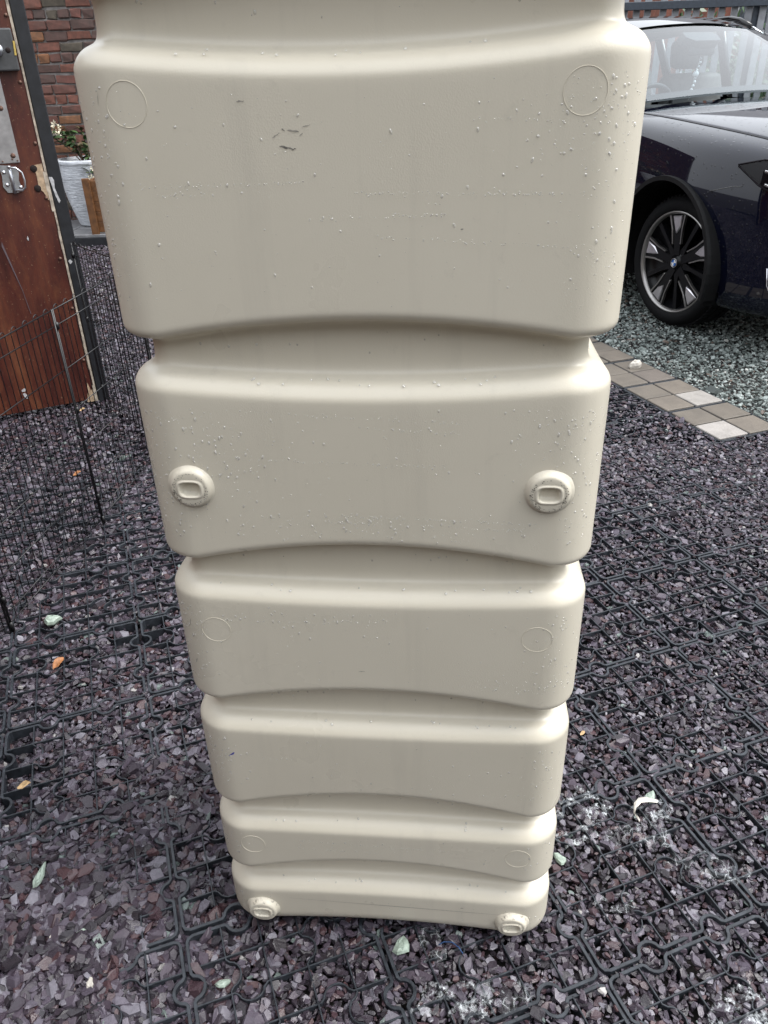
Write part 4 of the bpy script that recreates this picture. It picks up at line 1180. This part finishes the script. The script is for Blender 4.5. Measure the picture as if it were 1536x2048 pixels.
for side in (-1, 1):
    mirr = np.array([1, -side, 1])
    P, V, F = shell_patch('headlight', [(.47, 7.0), (.60, 7.7), (.80, 7.8), (.93, 7.6)], [(.475, 6.9), (.62, 5.9), (.80, 5.5), (.93, 5.3)], 'x', .007)
    hl = link('headlight', mesh('headlight', V * mirr, F), 'lamp_black', car, True)
    P2, V, F = shell_patch('lens', [(.47, 7.0), (.60, 7.7), (.80, 7.8), (.93, 7.6)], [(.475, 6.9), (.62, 5.9), (.80, 5.5), (.93, 5.3)], 'x', .016)
    link('lens', mesh('lens', V * mirr, orient(V * mirr, F, (.5, side, .3))), 'lamp_glass', hl, True)
    rim_ = np.concatenate([P2[:, 0], P2[::-1, -1]]); tube('lens_seal', rim_ * mirr, .0045, 'lamp_black', hl, 5, True)
    for (q0, q1) in (((.62, 6.95), (.92, 6.8)), ((.64, 6.05), (.92, 5.7))):
        pts = [shell(q0[0] + (q1[0] - q0[0]) * t, rj(q0[1] + (q1[1] - q0[1]) * t)) + np.array([.004, -.012, 0]) for t in np.linspace(0, 1, 6)]
        pts = [p + np.array([.006, -.006, .006]) for p in pts]
        tube('light_strip', np.array(pts) * mirr, .008, 'led', hl, 6)
    P, V, F = shell_patch('intake', [(.74, 3.4), (.86, 3.7), (.95, 3.8)], [(.76, 2.2), (.86, 1.9), (.95, 1.9)], 'x', .004)
    link('bumper_intake', mesh('bumper_intake', V * mirr, F), 'rim_black', car, True)
    pts = [shell(a, rj(b)) + np.array([0, -.012, 0]) for a, b in ((.735, 3.0), (.745, 2.5), (.78, 2.0), (.84, 1.8), (.93, 1.75))]
    tube('chrome_trim', np.array(pts) * mirr, .0028, 'chrome', car, 6)
    pts = [shell(a, rj(b)) + np.array([0, -.001, 0]) for a, b in ((.33, 5.1), (.40, 5.35), (.47, 5.6), (.52, 5.7))]
    tube('panel_gap', np.array(pts) * mirr, .0022, 'seat', car, 5)
# greenhouse
def ws_base(s): return np.array([-.60 - .13 * (abs(s) / .72) ** 2.4, s, 1.252 - .040 * (s / .72) ** 2])
def ws_top(s): return np.array([-1.38 - .10 * (abs(s) / .66) ** 2, s, 1.645 - .050 * (s / .66) ** 2])
nS, nT = 25, 13
def ws(u, v):                                        # u -1..1, v 0 bottom .. 1 top
    a, b = ws_base(.72 * u), ws_top(.66 * u)
    p = a * (1 - v) + b * v; p[2] += .018 * 4 * v * (1 - v); return p
G = np.array([[ws(u, v) for v in np.linspace(.004, .996, nT)] for u in np.linspace(-.99, .99, nS)])
V, F = grid_vf(G)
link('windscreen', mesh('windscreen', V, orient(V, F, (1, 0, 2))), 'windscreen', car, True)
V, F = [], []
ring_o = [(-1, 0)] + [(u, 0) for u in np.linspace(-.9, .9, 12)] + [(1, 0), (1, .33), (1, .66), (1, 1)] + [(u, 1) for u in np.linspace(.9, -.9, 12)] + [(-1, 1), (-1, .66), (-1, .33)]
def shrink(u, v):
    return (max(-.925, min(.925, u)), max(.085, min(.945, v)))
fb = [ws(u, v) + np.array([-.012, 0, -.010]) for u, v in ring_o]; fi = [ws(*shrink(u, v)) + np.array([-.012, 0, -.010]) for u, v in ring_o]
n = len(fb)
link('windscreen_frame', mesh('windscreen_frame', fb + fi, [(i, (i + 1) % n, n + (i + 1) % n, n + i) for i in range(n)]), 'trim_black', car, True)
# roof
RP = []
for k, q in enumerate(np.linspace(0, 1, 15)):
    row = []
    for u in np.linspace(-1, 1, 25):
        t0 = ws_top(.67 * u)
        l = t0[0] * (1 - q) + (-3.40 + .08 * u * u) * q
        wz = .67 + .03 * math.sin(PI * min(1, q * 1.2)) - .05 * q
        z = t0[2] + .010 + .070 * (1 - (1 - min(1, q / .25)) ** 2) - .13 * max(0, q - .25) ** 2 - .02 * abs(u) ** 6
        row.append((l, u * wz, z))
    RP.append(row)
RP = np.array(RP); V, F = grid_vf(RP); link('roof_panel', mesh('roof_panel', V, F), 'roof_glass', car, True)
RI = RP.copy(); RI[..., 2] -= .03; V, F = grid_vf(RI); link('headlining', mesh('headlining', V, F), 'cabin', car, True)
belt = lambda l: np.array([l, -.86 if l > -3.0 else -.86 + .08 * (-3.0 - l) / .5, 1.10 + .02 * (-l - .8)])
for sd_ in (-1, 1):
    mirr = np.array([1, -sd_, 1])
    edge = RP[:, 0] if True else None
    ex_ = edge.copy(); 
    # A pillar
    pil = []
    for v in np.linspace(0, 1, 9):
        a = ws(-1.0, v); pil.append([a + np.array([.0, .012, .004]), a + np.array([-.01, -.022, .0]), a + np.array([-.06, -.034, -.02]), a + np.array([-.075, -.005, -.03])])
    V, F = grid_vf(np.array(pil)); link('front_pillar', mesh('front_pillar', V * mirr, F), 'paint', car, True)
    # side glass
    tops = np.array([[p[0], p[1] - .004, p[2] - .02] for p in edge[:13]]); tops = np.concatenate([[ws(-1, .35), ws(-1, .7)], tops])
    tops[:2] += np.array([-.06, -.03, -.02])
    bots = np.array([belt(max(min(p[0], -1.05), -3.2)) for p in tops])
    Gs = np.stack([tops * (1 - q) + bots * q for q in np.linspace(0, 1, 4)], 1)
    V, F = grid_vf(Gs); link('side_window', mesh('side_window', V * mirr, orient(V * mirr, F, (0, sd_, .3))), 'side_glass', car, True)
    for lx in (-1.95, -2.75):
        k = int(np.argmin(np.abs(tops[:, 0] - lx))); p, q = tops[k] * mirr, bots[k] * mirr
        tube('door_pillar', [p, q], .04, 'trim_black', car, 6)
    k = -1; tube('rear_pillar', [tops[k] * mirr + np.array([-.05, 0, .01]), belt(-3.3) * mirr], .11, 'paint', car, 8)
    tube('roof_rail', [(RP[k][0] * 1.0 + np.array([0, .03, dz])) * mirr for k, dz in ((1, .02), (2, .042), (3, .05), (6, .05), (9, .05), (12, .04), (13, .015))], .018, 'trim_black', car, 8)
    tube('rail_trim', [(RP[k][0] * 1.0 + np.array([0, -.002, dz])) * mirr for k, dz in ((0, -.01), (1, .008), (2, .02), (3, .022), (6, .022), (9, .02), (12, .018), (13, .0))], .010, 'chrome', car, 6)
    mm = box('door_mirror', (-1.02, sd_ * 1.04, 1.235), (.11, .20, .14), 'paint', car, None, .035, 3)
    box('mirror_arm', (-1.02, sd_ * .92, 1.17), (.05, .12, .04), 'trim_black', mm)
back = np.array([[RP[-1][k] * (1 - q) + np.array([-3.62, RP[-1][k][1] * 1.18, 1.12]) * q for q in np.linspace(0, 1, 5)] for k in range(0, 25, 2)])
V, F = grid_vf(back); link('rear_window', mesh('rear_window', V, orient(V, F, (-1, 0, .5))), 'side_glass', car, True)
# cabin
box('cabin_floor', (-2.1, 0, .70), (2.9, 1.60, .30), 'dash', car)
bm = bmesh.new(); add_box(bm, (-.92, 0, 1.075), (.52, 1.52, .20), None, .06, 2); bm_obj('dashboard', bm, 'dash', car)
box('parcel_shelf', (-3.3, 0, 1.08), (.5, 1.4, .04), 'dash', car)
def seat(s):
    bm = bmesh.new(); add_box(bm, (-1.85, s, 1.02), (.16, .50, .66), Matrix.Rotation(-.22, 4, 'Y'), .05, 2)
    so = bm_obj('seat_back', bm, 'seat', car, True)
    bm = bmesh.new(); add_box(bm, (-1.99, s, 1.475), (.10, .28, .20), Matrix.Rotation(-.12, 4, 'Y'), .045, 2); bm_obj('headrest', bm, 'seat', so, True)
    for q in (-.07, .07): tube('headrest_post', [(-1.935, s + q, 1.28), (-1.965, s + q, 1.42)], .007, 'chrome', so, 6)
seat(-.40); seat(.40)
for s in (-.42, 0, .42):
    bm = bmesh.new(); add_box(bm, (-2.78, s, 1.12), (.14, .40, .55), Matrix.Rotation(-.25, 4, 'Y'), .05, 2); bm_obj('seat_back', bm, 'seat', car, True)
Q = Matrix.Translation((-1.22, -.40, 1.12)) @ Matrix.Rotation(math.radians(-68), 4, 'Y')
tube('steering_wheel', [Q @ Vector((.185 * math.cos(a), .185 * math.sin(a), 0)) for a in np.linspace(0, 2 * PI, 28, endpoint=False)], .016, 'dash', car, 8, True)
tube('steering_hub', [Q @ Vector((0, -.17, 0)), Q @ Vector((0, 0, .02)), Q @ Vector((0, .17, 0))], .03, 'dash', car, 8)
# sensor housing and mirror behind the glass
def on_ws(u, v, d=.02): 
    p = ws(u, v); return p + np.array([-d * .6, 0, -d])
hp = [on_ws(-.17, .93), on_ws(.17, .93), on_ws(.20, .86), on_ws(.17, .77), on_ws(-.13, .77), on_ws(-.19, .84)]
hq = [p + np.array([-.06, 0, -.045]) for p in hp]; n = 6
link('sensor_housing', mesh('sensor_housing', hp + hq, [tuple(range(6)), tuple(range(11, 5, -1))] + [(i, (i + 1) % 6, 6 + (i + 1) % 6, 6 + i) for i in range(6)]), 'dash', car)
bm = bmesh.new(); add_box(bm, (-1.30, .03, 1.495), (.035, .25, .075), Matrix.Rotation(.2, 4, 'Z'), .02, 2); bm_obj('rear_view_mirror', bm, 'dash', car, True)
V, F = [], []
hb = thing('hanging_beads', 'string of pale glass beads hanging from the car rear view mirror', 'ornament', (0, 0, 0))
cw = Matrix.Translation((C0[0], C0[1], 0)) @ Matrix.Rotation(HEAD, 4, 'Z')
base_pt = cw @ Vector((-1.32, .05, 1.45)); hb.location = base_pt
bead_me = None
for k in range(11):
    if bead_me is None:
        o = lathe('bead', [(0, -.012), (.009, -.008), (.012, 0), (.009, .008), (0, .012)], 'roundel_white', hb, 8); bead_me = o.data
    else:
        o = bpy.data.objects.new('bead', bead_me); COL.objects.link(o); o.parent = hb
    o.location = (.004 * math.sin(k * 1.3) - .004 * k, 0, -.012 - k * .024); o.scale = [1.9 if k == 4 else random.uniform(.6, 1)] * 3
tube('bead_string', [(0, 0, .02), (-.02, 0, -.12), (-.045, 0, -.27)], .0015, 'roundel_white', hb, 4)

# ------------------------------------------------------------------ fence and houses behind the car
FY = 10.0
fence = thing('picket_fence', 'tall grey picket fence with dark rails behind the parked car', 'fence', (0, FY, 0), (0, 0, math.radians(-3)))
bm = bmesh.new(); add_box(bm, (0, 0, 1.35), (.070, .022, 2.5), None, .003, 1)
po = bm_obj('pale', bm, 'pale_timber'); pme = po.data; bpy.data.objects.remove(po)
for k in range(70):
    o = bpy.data.objects.new('pale', pme); COL.objects.link(o); o.parent = fence
    x = -0.4 + k * .132; o.location = (x, 0, random.uniform(-.02, .02)); o.rotation_euler = (0, random.uniform(-.012, .012), 0)
for z in (1.955, .95, .25): box('rail', (4.2, -.045, z), (9.3, .05, .075), 'rail', fence, None, .004)
for k in range(5): box('fence_post', (-.4 + k * 2.3, .07, 1.3), (.10, .10, 2.6), 'rail', fence, None, .004)
hs_ = thing('brick_house', 'low red brick building behind the right part of the picket fence', 'building', (8.6, 17.5, -1.6))
box('house_wall', (0, 0, 2.6), (8.2, 7, 5.2), 'far_brick', hs_)
bm = bmesh.new()
rv = [bm.verts.new(v) for v in ((-4.4, -3.8, 5.2), (4.4, -3.8, 5.2), (4.4, 3.8, 5.2), (-4.4, 3.8, 5.2), (-4.4, 0, 7.6), (4.4, 0, 7.6))]
for f in ((0, 1, 5, 4), (2, 3, 4, 5), (0, 4, 3), (1, 2, 5), (0, 3, 2, 1)): bm.faces.new([rv[i] for i in f])
bm_obj('roof', bm, 'roof_slate', hs_)
for (x, z) in ((-2.4, 1.5), (.6, 1.5), (2.6, 1.5), (-2.4, 4.0), (.6, 4.0), (2.6, 4.0)):
    fo = box('window', (x, -3.5, z), (1.2, .08, 1.3), 'white_frame', hs_); box('pane', (x, -3.545, z), (1.04, .02, 1.14), 'far_glass', fo)
ch = thing('cream_house', 'low cream rendered building behind the left end of the picket fence', 'building', (2.2, 20, -1.9))
box('house_wall', (0, 0, 2.6), (6.5, 6, 5.2), 'render', ch)
bm = bmesh.new()
rv = [bm.verts.new(v) for v in ((-3.6, -3.3, 5.2), (3.6, -3.3, 5.2), (3.6, 3.3, 5.2), (-3.6, 3.3, 5.2), (-3.6, 0, 7.4), (3.6, 0, 7.4))]
for f in ((0, 1, 5, 4), (2, 3, 4, 5), (0, 4, 3), (1, 2, 5), (0, 3, 2, 1)): bm.faces.new([rv[i] for i in f])
bm_obj('roof', bm, 'roof_slate', ch)
for x in (-1.9, .3, 2.1):
    fo = box('window', (x, -3.0, 1.6), (1.1, .08, 1.3), 'white_frame', ch); box('pane', (x, -3.045, 1.6), (.94, .02, 1.14), 'far_glass', fo)
hedge = thing('garden_bush', 'green bush growing behind the middle of the picket fence', 'bush', (5.2, 12.2, 0))
V, F = [], []
for k in range(1500):
    a, b_, r = random.uniform(0, 2 * PI), random.uniform(-.2, 1), random.random() ** .4
    c = Vector((math.cos(a) * r * 1.0, math.sin(a) * r * .8, 1.1 + b_ * r * 1.0)); n = len(V); s = random.uniform(.05, .09)
    u = Vector((random.gauss(0, 1), random.gauss(0, 1), random.gauss(0, 1))).normalized(); w = u.orthogonal().normalized()
    V += [c - u * s, c + w * s * .5, c + u * s, c - w * s * .5]; F.append((n, n + 1, n + 2, n + 3))
lo = link('foliage', mesh('foliage', V, F), 'leaf', hedge); lo['kind'] = 'stuff'
for k in range(5): tube('stem', [(0, 0, 0), (.1 * (k - 2), .05, .7), (.25 * (k - 2), .1 * (k % 2), 1.5)], .03, 'stem', hedge, 6)

# small things lying about
def stone(x, y, size, el, yaw, mat, name, label, cat, z=0.002, th=.3, group=None):
    n = 9; V = []
    for lay, (s, zz) in enumerate(((.85, -.5), (1.0, -.05), (.82, .38), (.45, .55))):
        for j in range(n):
            a = 2 * PI * j / n; r = size / 2 * s * (1 + .18 * math.sin(a * 3 + size * 900) + .1 * math.sin(a * 2 + yaw))
            V.append((r * math.cos(a), r * el * math.sin(a), zz * size * th + .04 * size * math.sin(j * 2.3 + lay)))
    F = [(l * n + j, l * n + (j + 1) % n, (l + 1) * n + (j + 1) % n, (l + 1) * n + j) for l in range(3) for j in range(n)] + [tuple(range(n))[::-1], tuple(3 * n + j for j in range(n))]
    o = link(name, mesh(name, V, F), mat); o.location = (x, y, z); o.rotation_euler = (random.uniform(-.2, .2), random.uniform(-.2, .2), yaw)
    return tag(o, label, cat, group)
SM = []
def leaf_scrap(x, y, size, yaw, mat, label, z=.006):
    V, F = [], []
    for i in range(5):
        for j in range(4):
            u, v = i / 4 - .5, j / 3 - .5; w = .55 * math.sqrt(max(.02, 1 - (2 * u) ** 2))
            V.append((u * size, v * size * w, size * (.25 * (2 * v) ** 2 * .5 + .12 * math.sin(u * 5 + yaw))))
    for i in range(4):
        for j in range(3): F.append((i * 4 + j, i * 4 + j + 1, (i + 1) * 4 + j + 1, (i + 1) * 4 + j))
    o = link('dead_leaf', mesh('dead_leaf', V, F), mat, None, True); o.location = (x, y, z); o.rotation_euler = (.2, -.15, yaw)
    return tag(o, label, 'leaf', 'dead leaves on the chippings')
def foam(x, y, rx, ry, n, yaw, label, z=.002, mat='foam_web'):
    V, F = [], []
    c, s = math.cos(yaw), math.sin(yaw)
    ico = bmesh.new(); bmesh.ops.create_icosphere(ico, subdivisions=1, radius=1.0)
    iv = [tuple(v.co) for v in ico.verts]; ifc = [tuple(v.index for v in f.verts) for f in ico.faces]; ico.free()
    gx, gy = np.meshgrid(np.linspace(-2.1, 2.1, 70), np.linspace(-2.1, 2.1, 44))
    px, py = (gx * rx * c - gy * ry * s), (gx * rx * s + gy * ry * c)
    rr = np.sqrt(gx ** 2 + gy ** 2)
    web = np.abs(vnoise((x + px) * 85, (y + py) * 85, 31)) + .6 * np.abs(vnoise((x + px) * 210, (y + py) * 210, 32))
    keep = (rr < 1.55 + .5 * vnoise((x + px) * 40, (y + py) * 40, 33))
    zz = fill(x + px, y + py) * .3 + .0035 + .0035 * vnoise((x + px) * 120, (y + py) * 120, 34)
    V = np.stack([px, py, zz], -1).reshape(-1, 3).tolist()
    H_, W2 = gx.shape
    for i in range(H_ - 1):
        for j in range(W2 - 1):
            if keep[i, j] and keep[i + 1, j + 1]: F.append((i * W2 + j, i * W2 + j + 1, (i + 1) * W2 + j + 1, (i + 1) * W2 + j))
    ok = np.argwhere(keep)
    for k in range(n // 5):
        i, j = ok[random.randrange(len(ok))]; r = .0006 + .0017 * random.random() ** 3; b = len(V)
        for v in iv: V.append((px[i, j] + v[0] * r, py[i, j] + v[1] * r, zz[i, j] + v[2] * r * .7))
        F += [tuple(b + q for q in f) for f in ifc]
    o = link('soap_foam', mesh('soap_foam', V, F), mat, None, True); o.location = (x, y, z)
    return tag(o, label, 'foam', 'soap suds on the chippings')
stone(-.728, 1.013, .050, .36, 1.45, 'green_stone', 'stone', 'long pale green slate chip at the lower left of the photo', 'stone', .006, .22)
stone(-1.012, 1.879, .050, .75, .4, 'green_stone', 'stone', 'pale green stone beside the foot of the wire pen', 'stone', .006, .4)
stone(.006, .845, .034, .95, .7, 'green_stone', 'stone', 'rounded pale green stone just below the front edge of the tank', 'stone', .004, .3)
stone(.568, 1.162, .030, .8, .9, 'green_stone', 'stone', 'grey green stone next to the white peel and the suds', 'stone', .003, .35)
stone(.337, 1.016, .030, .75, 2.4, 'green_stone', 'stone', 'pale green stone touching the lower right side of the tank', 'stone', .003, .3)
stone(-.601, .889, .026, .8, .3, 'green_stone', 'stone', 'dull green stone between two lower left chippings', 'stone', .005, .3)
stone(-.652, .889, .030, .5, .9, 'white_stone', 'stone', 'off white flat stone left of the dull green stone', 'stone', .006, .35)
stone(-.555, .793, .024, .6, 2.0, 'white_stone', 'stone', 'off white pebble at the bottom left of the photo', 'stone', .006, .5)
stone(-.317, .789, .028, .5, .2, 'green_stone', 'stone', 'pale green chip inside a grid cell left of the tank base', 'stone', .002, .3)
stone(1.372, 3.96, .075, .6, .3, 'white_stone', 'stone', 'loose grey stone lying on a brown paver', 'stone', .018, .5)
leaf_scrap(-.922, 1.678, .042, 1.1, 'dead_leaf', 'curled orange dead leaf on the slate left of the tank')
leaf_scrap(-.855, 1.254, .032, .3, 'tan_leaf', 'tan dead leaf in the emptied grid cells at left', .0)
leaf_scrap(-1.265, 2.876, .035, .6, 'dead_leaf', 'small orange leaf behind the pen wires')
leaf_scrap(-1.476, 3.592, .03, .6, 'tan_leaf', 'tiny tan leaf below the bottom of the wooden door')
leaf_scrap(.464, 1.354, .015, .6, 'tan_leaf', 'tiny tan leaf beside the right side of the tank')
foam(.419, 1.143, .042, .03, 420, .3, 'white suds nearest the right side of the tank', mat='foam')
foam(.555, 1.128, .05, .022, 420, .7, 'white suds around the curled white peel', mat='foam')
foam(.522, 1.066, .05, .03, 300, .2, 'thin bubbly suds just below the white peel')
foam(.62, .985, .055, .03, 260, .1, 'thin bubbly suds inside one grid cell at far right')
foam(.104, .748, .055, .024, 520, .2, 'white suds at the bottom edge below the tank', mat='foam')
foam(.178, .75, .035, .02, 260, .2, 'small patch of suds right of the bottom edge suds')
foam(.068, .84, .015, .035, 200, .2, 'narrow smear of suds under the tank front edge')
foam(.375, 1.065, .06, .014, 260, .35, 'thin line of suds beside the lower tank corner', mat='foam')
foam(.595, .712, .05, .03, 300, .2, 'white suds in the bottom right corner of the photo', mat='foam')
foam(.42, .914, .025, .014, 120, .2, 'small faint suds between two grid ribs right of the tank')
pts = [(.522, 1.096, .008), (.516, 1.112, .012), (.523, 1.130, .016), (.538, 1.143, .016), (.556, 1.146, .014), (.575, 1.143, .010)]
V, F = [], []
for k, p in enumerate(pts):
    w = .0035 + .0045 * (k > 1) - .003 * (k == 5)
    V += [(p[0], p[1] - w, p[2] + .003), (p[0] + .002, p[1], p[2] + .006), (p[0], p[1] + w, p[2])]
for k in range(5): F += [(3 * k, 3 * k + 1, 3 * k + 4, 3 * k + 3), (3 * k + 1, 3 * k + 2, 3 * k + 5, 3 * k + 4)]
tag(link('white_peel', mesh('white_peel', V, F), 'white_stone', None, True), 'curled white peel lying in the suds right of the tank', 'peel')
tag(tube('blue_string', [(.075, .845, .004), (.085, .850, .005), (.100, .848, .006), (.112, .838, .005), (.118, .828, .003)], .0011, 'blue_string', None, 5), 'thin blue string on the chippings below the tank', 'string')
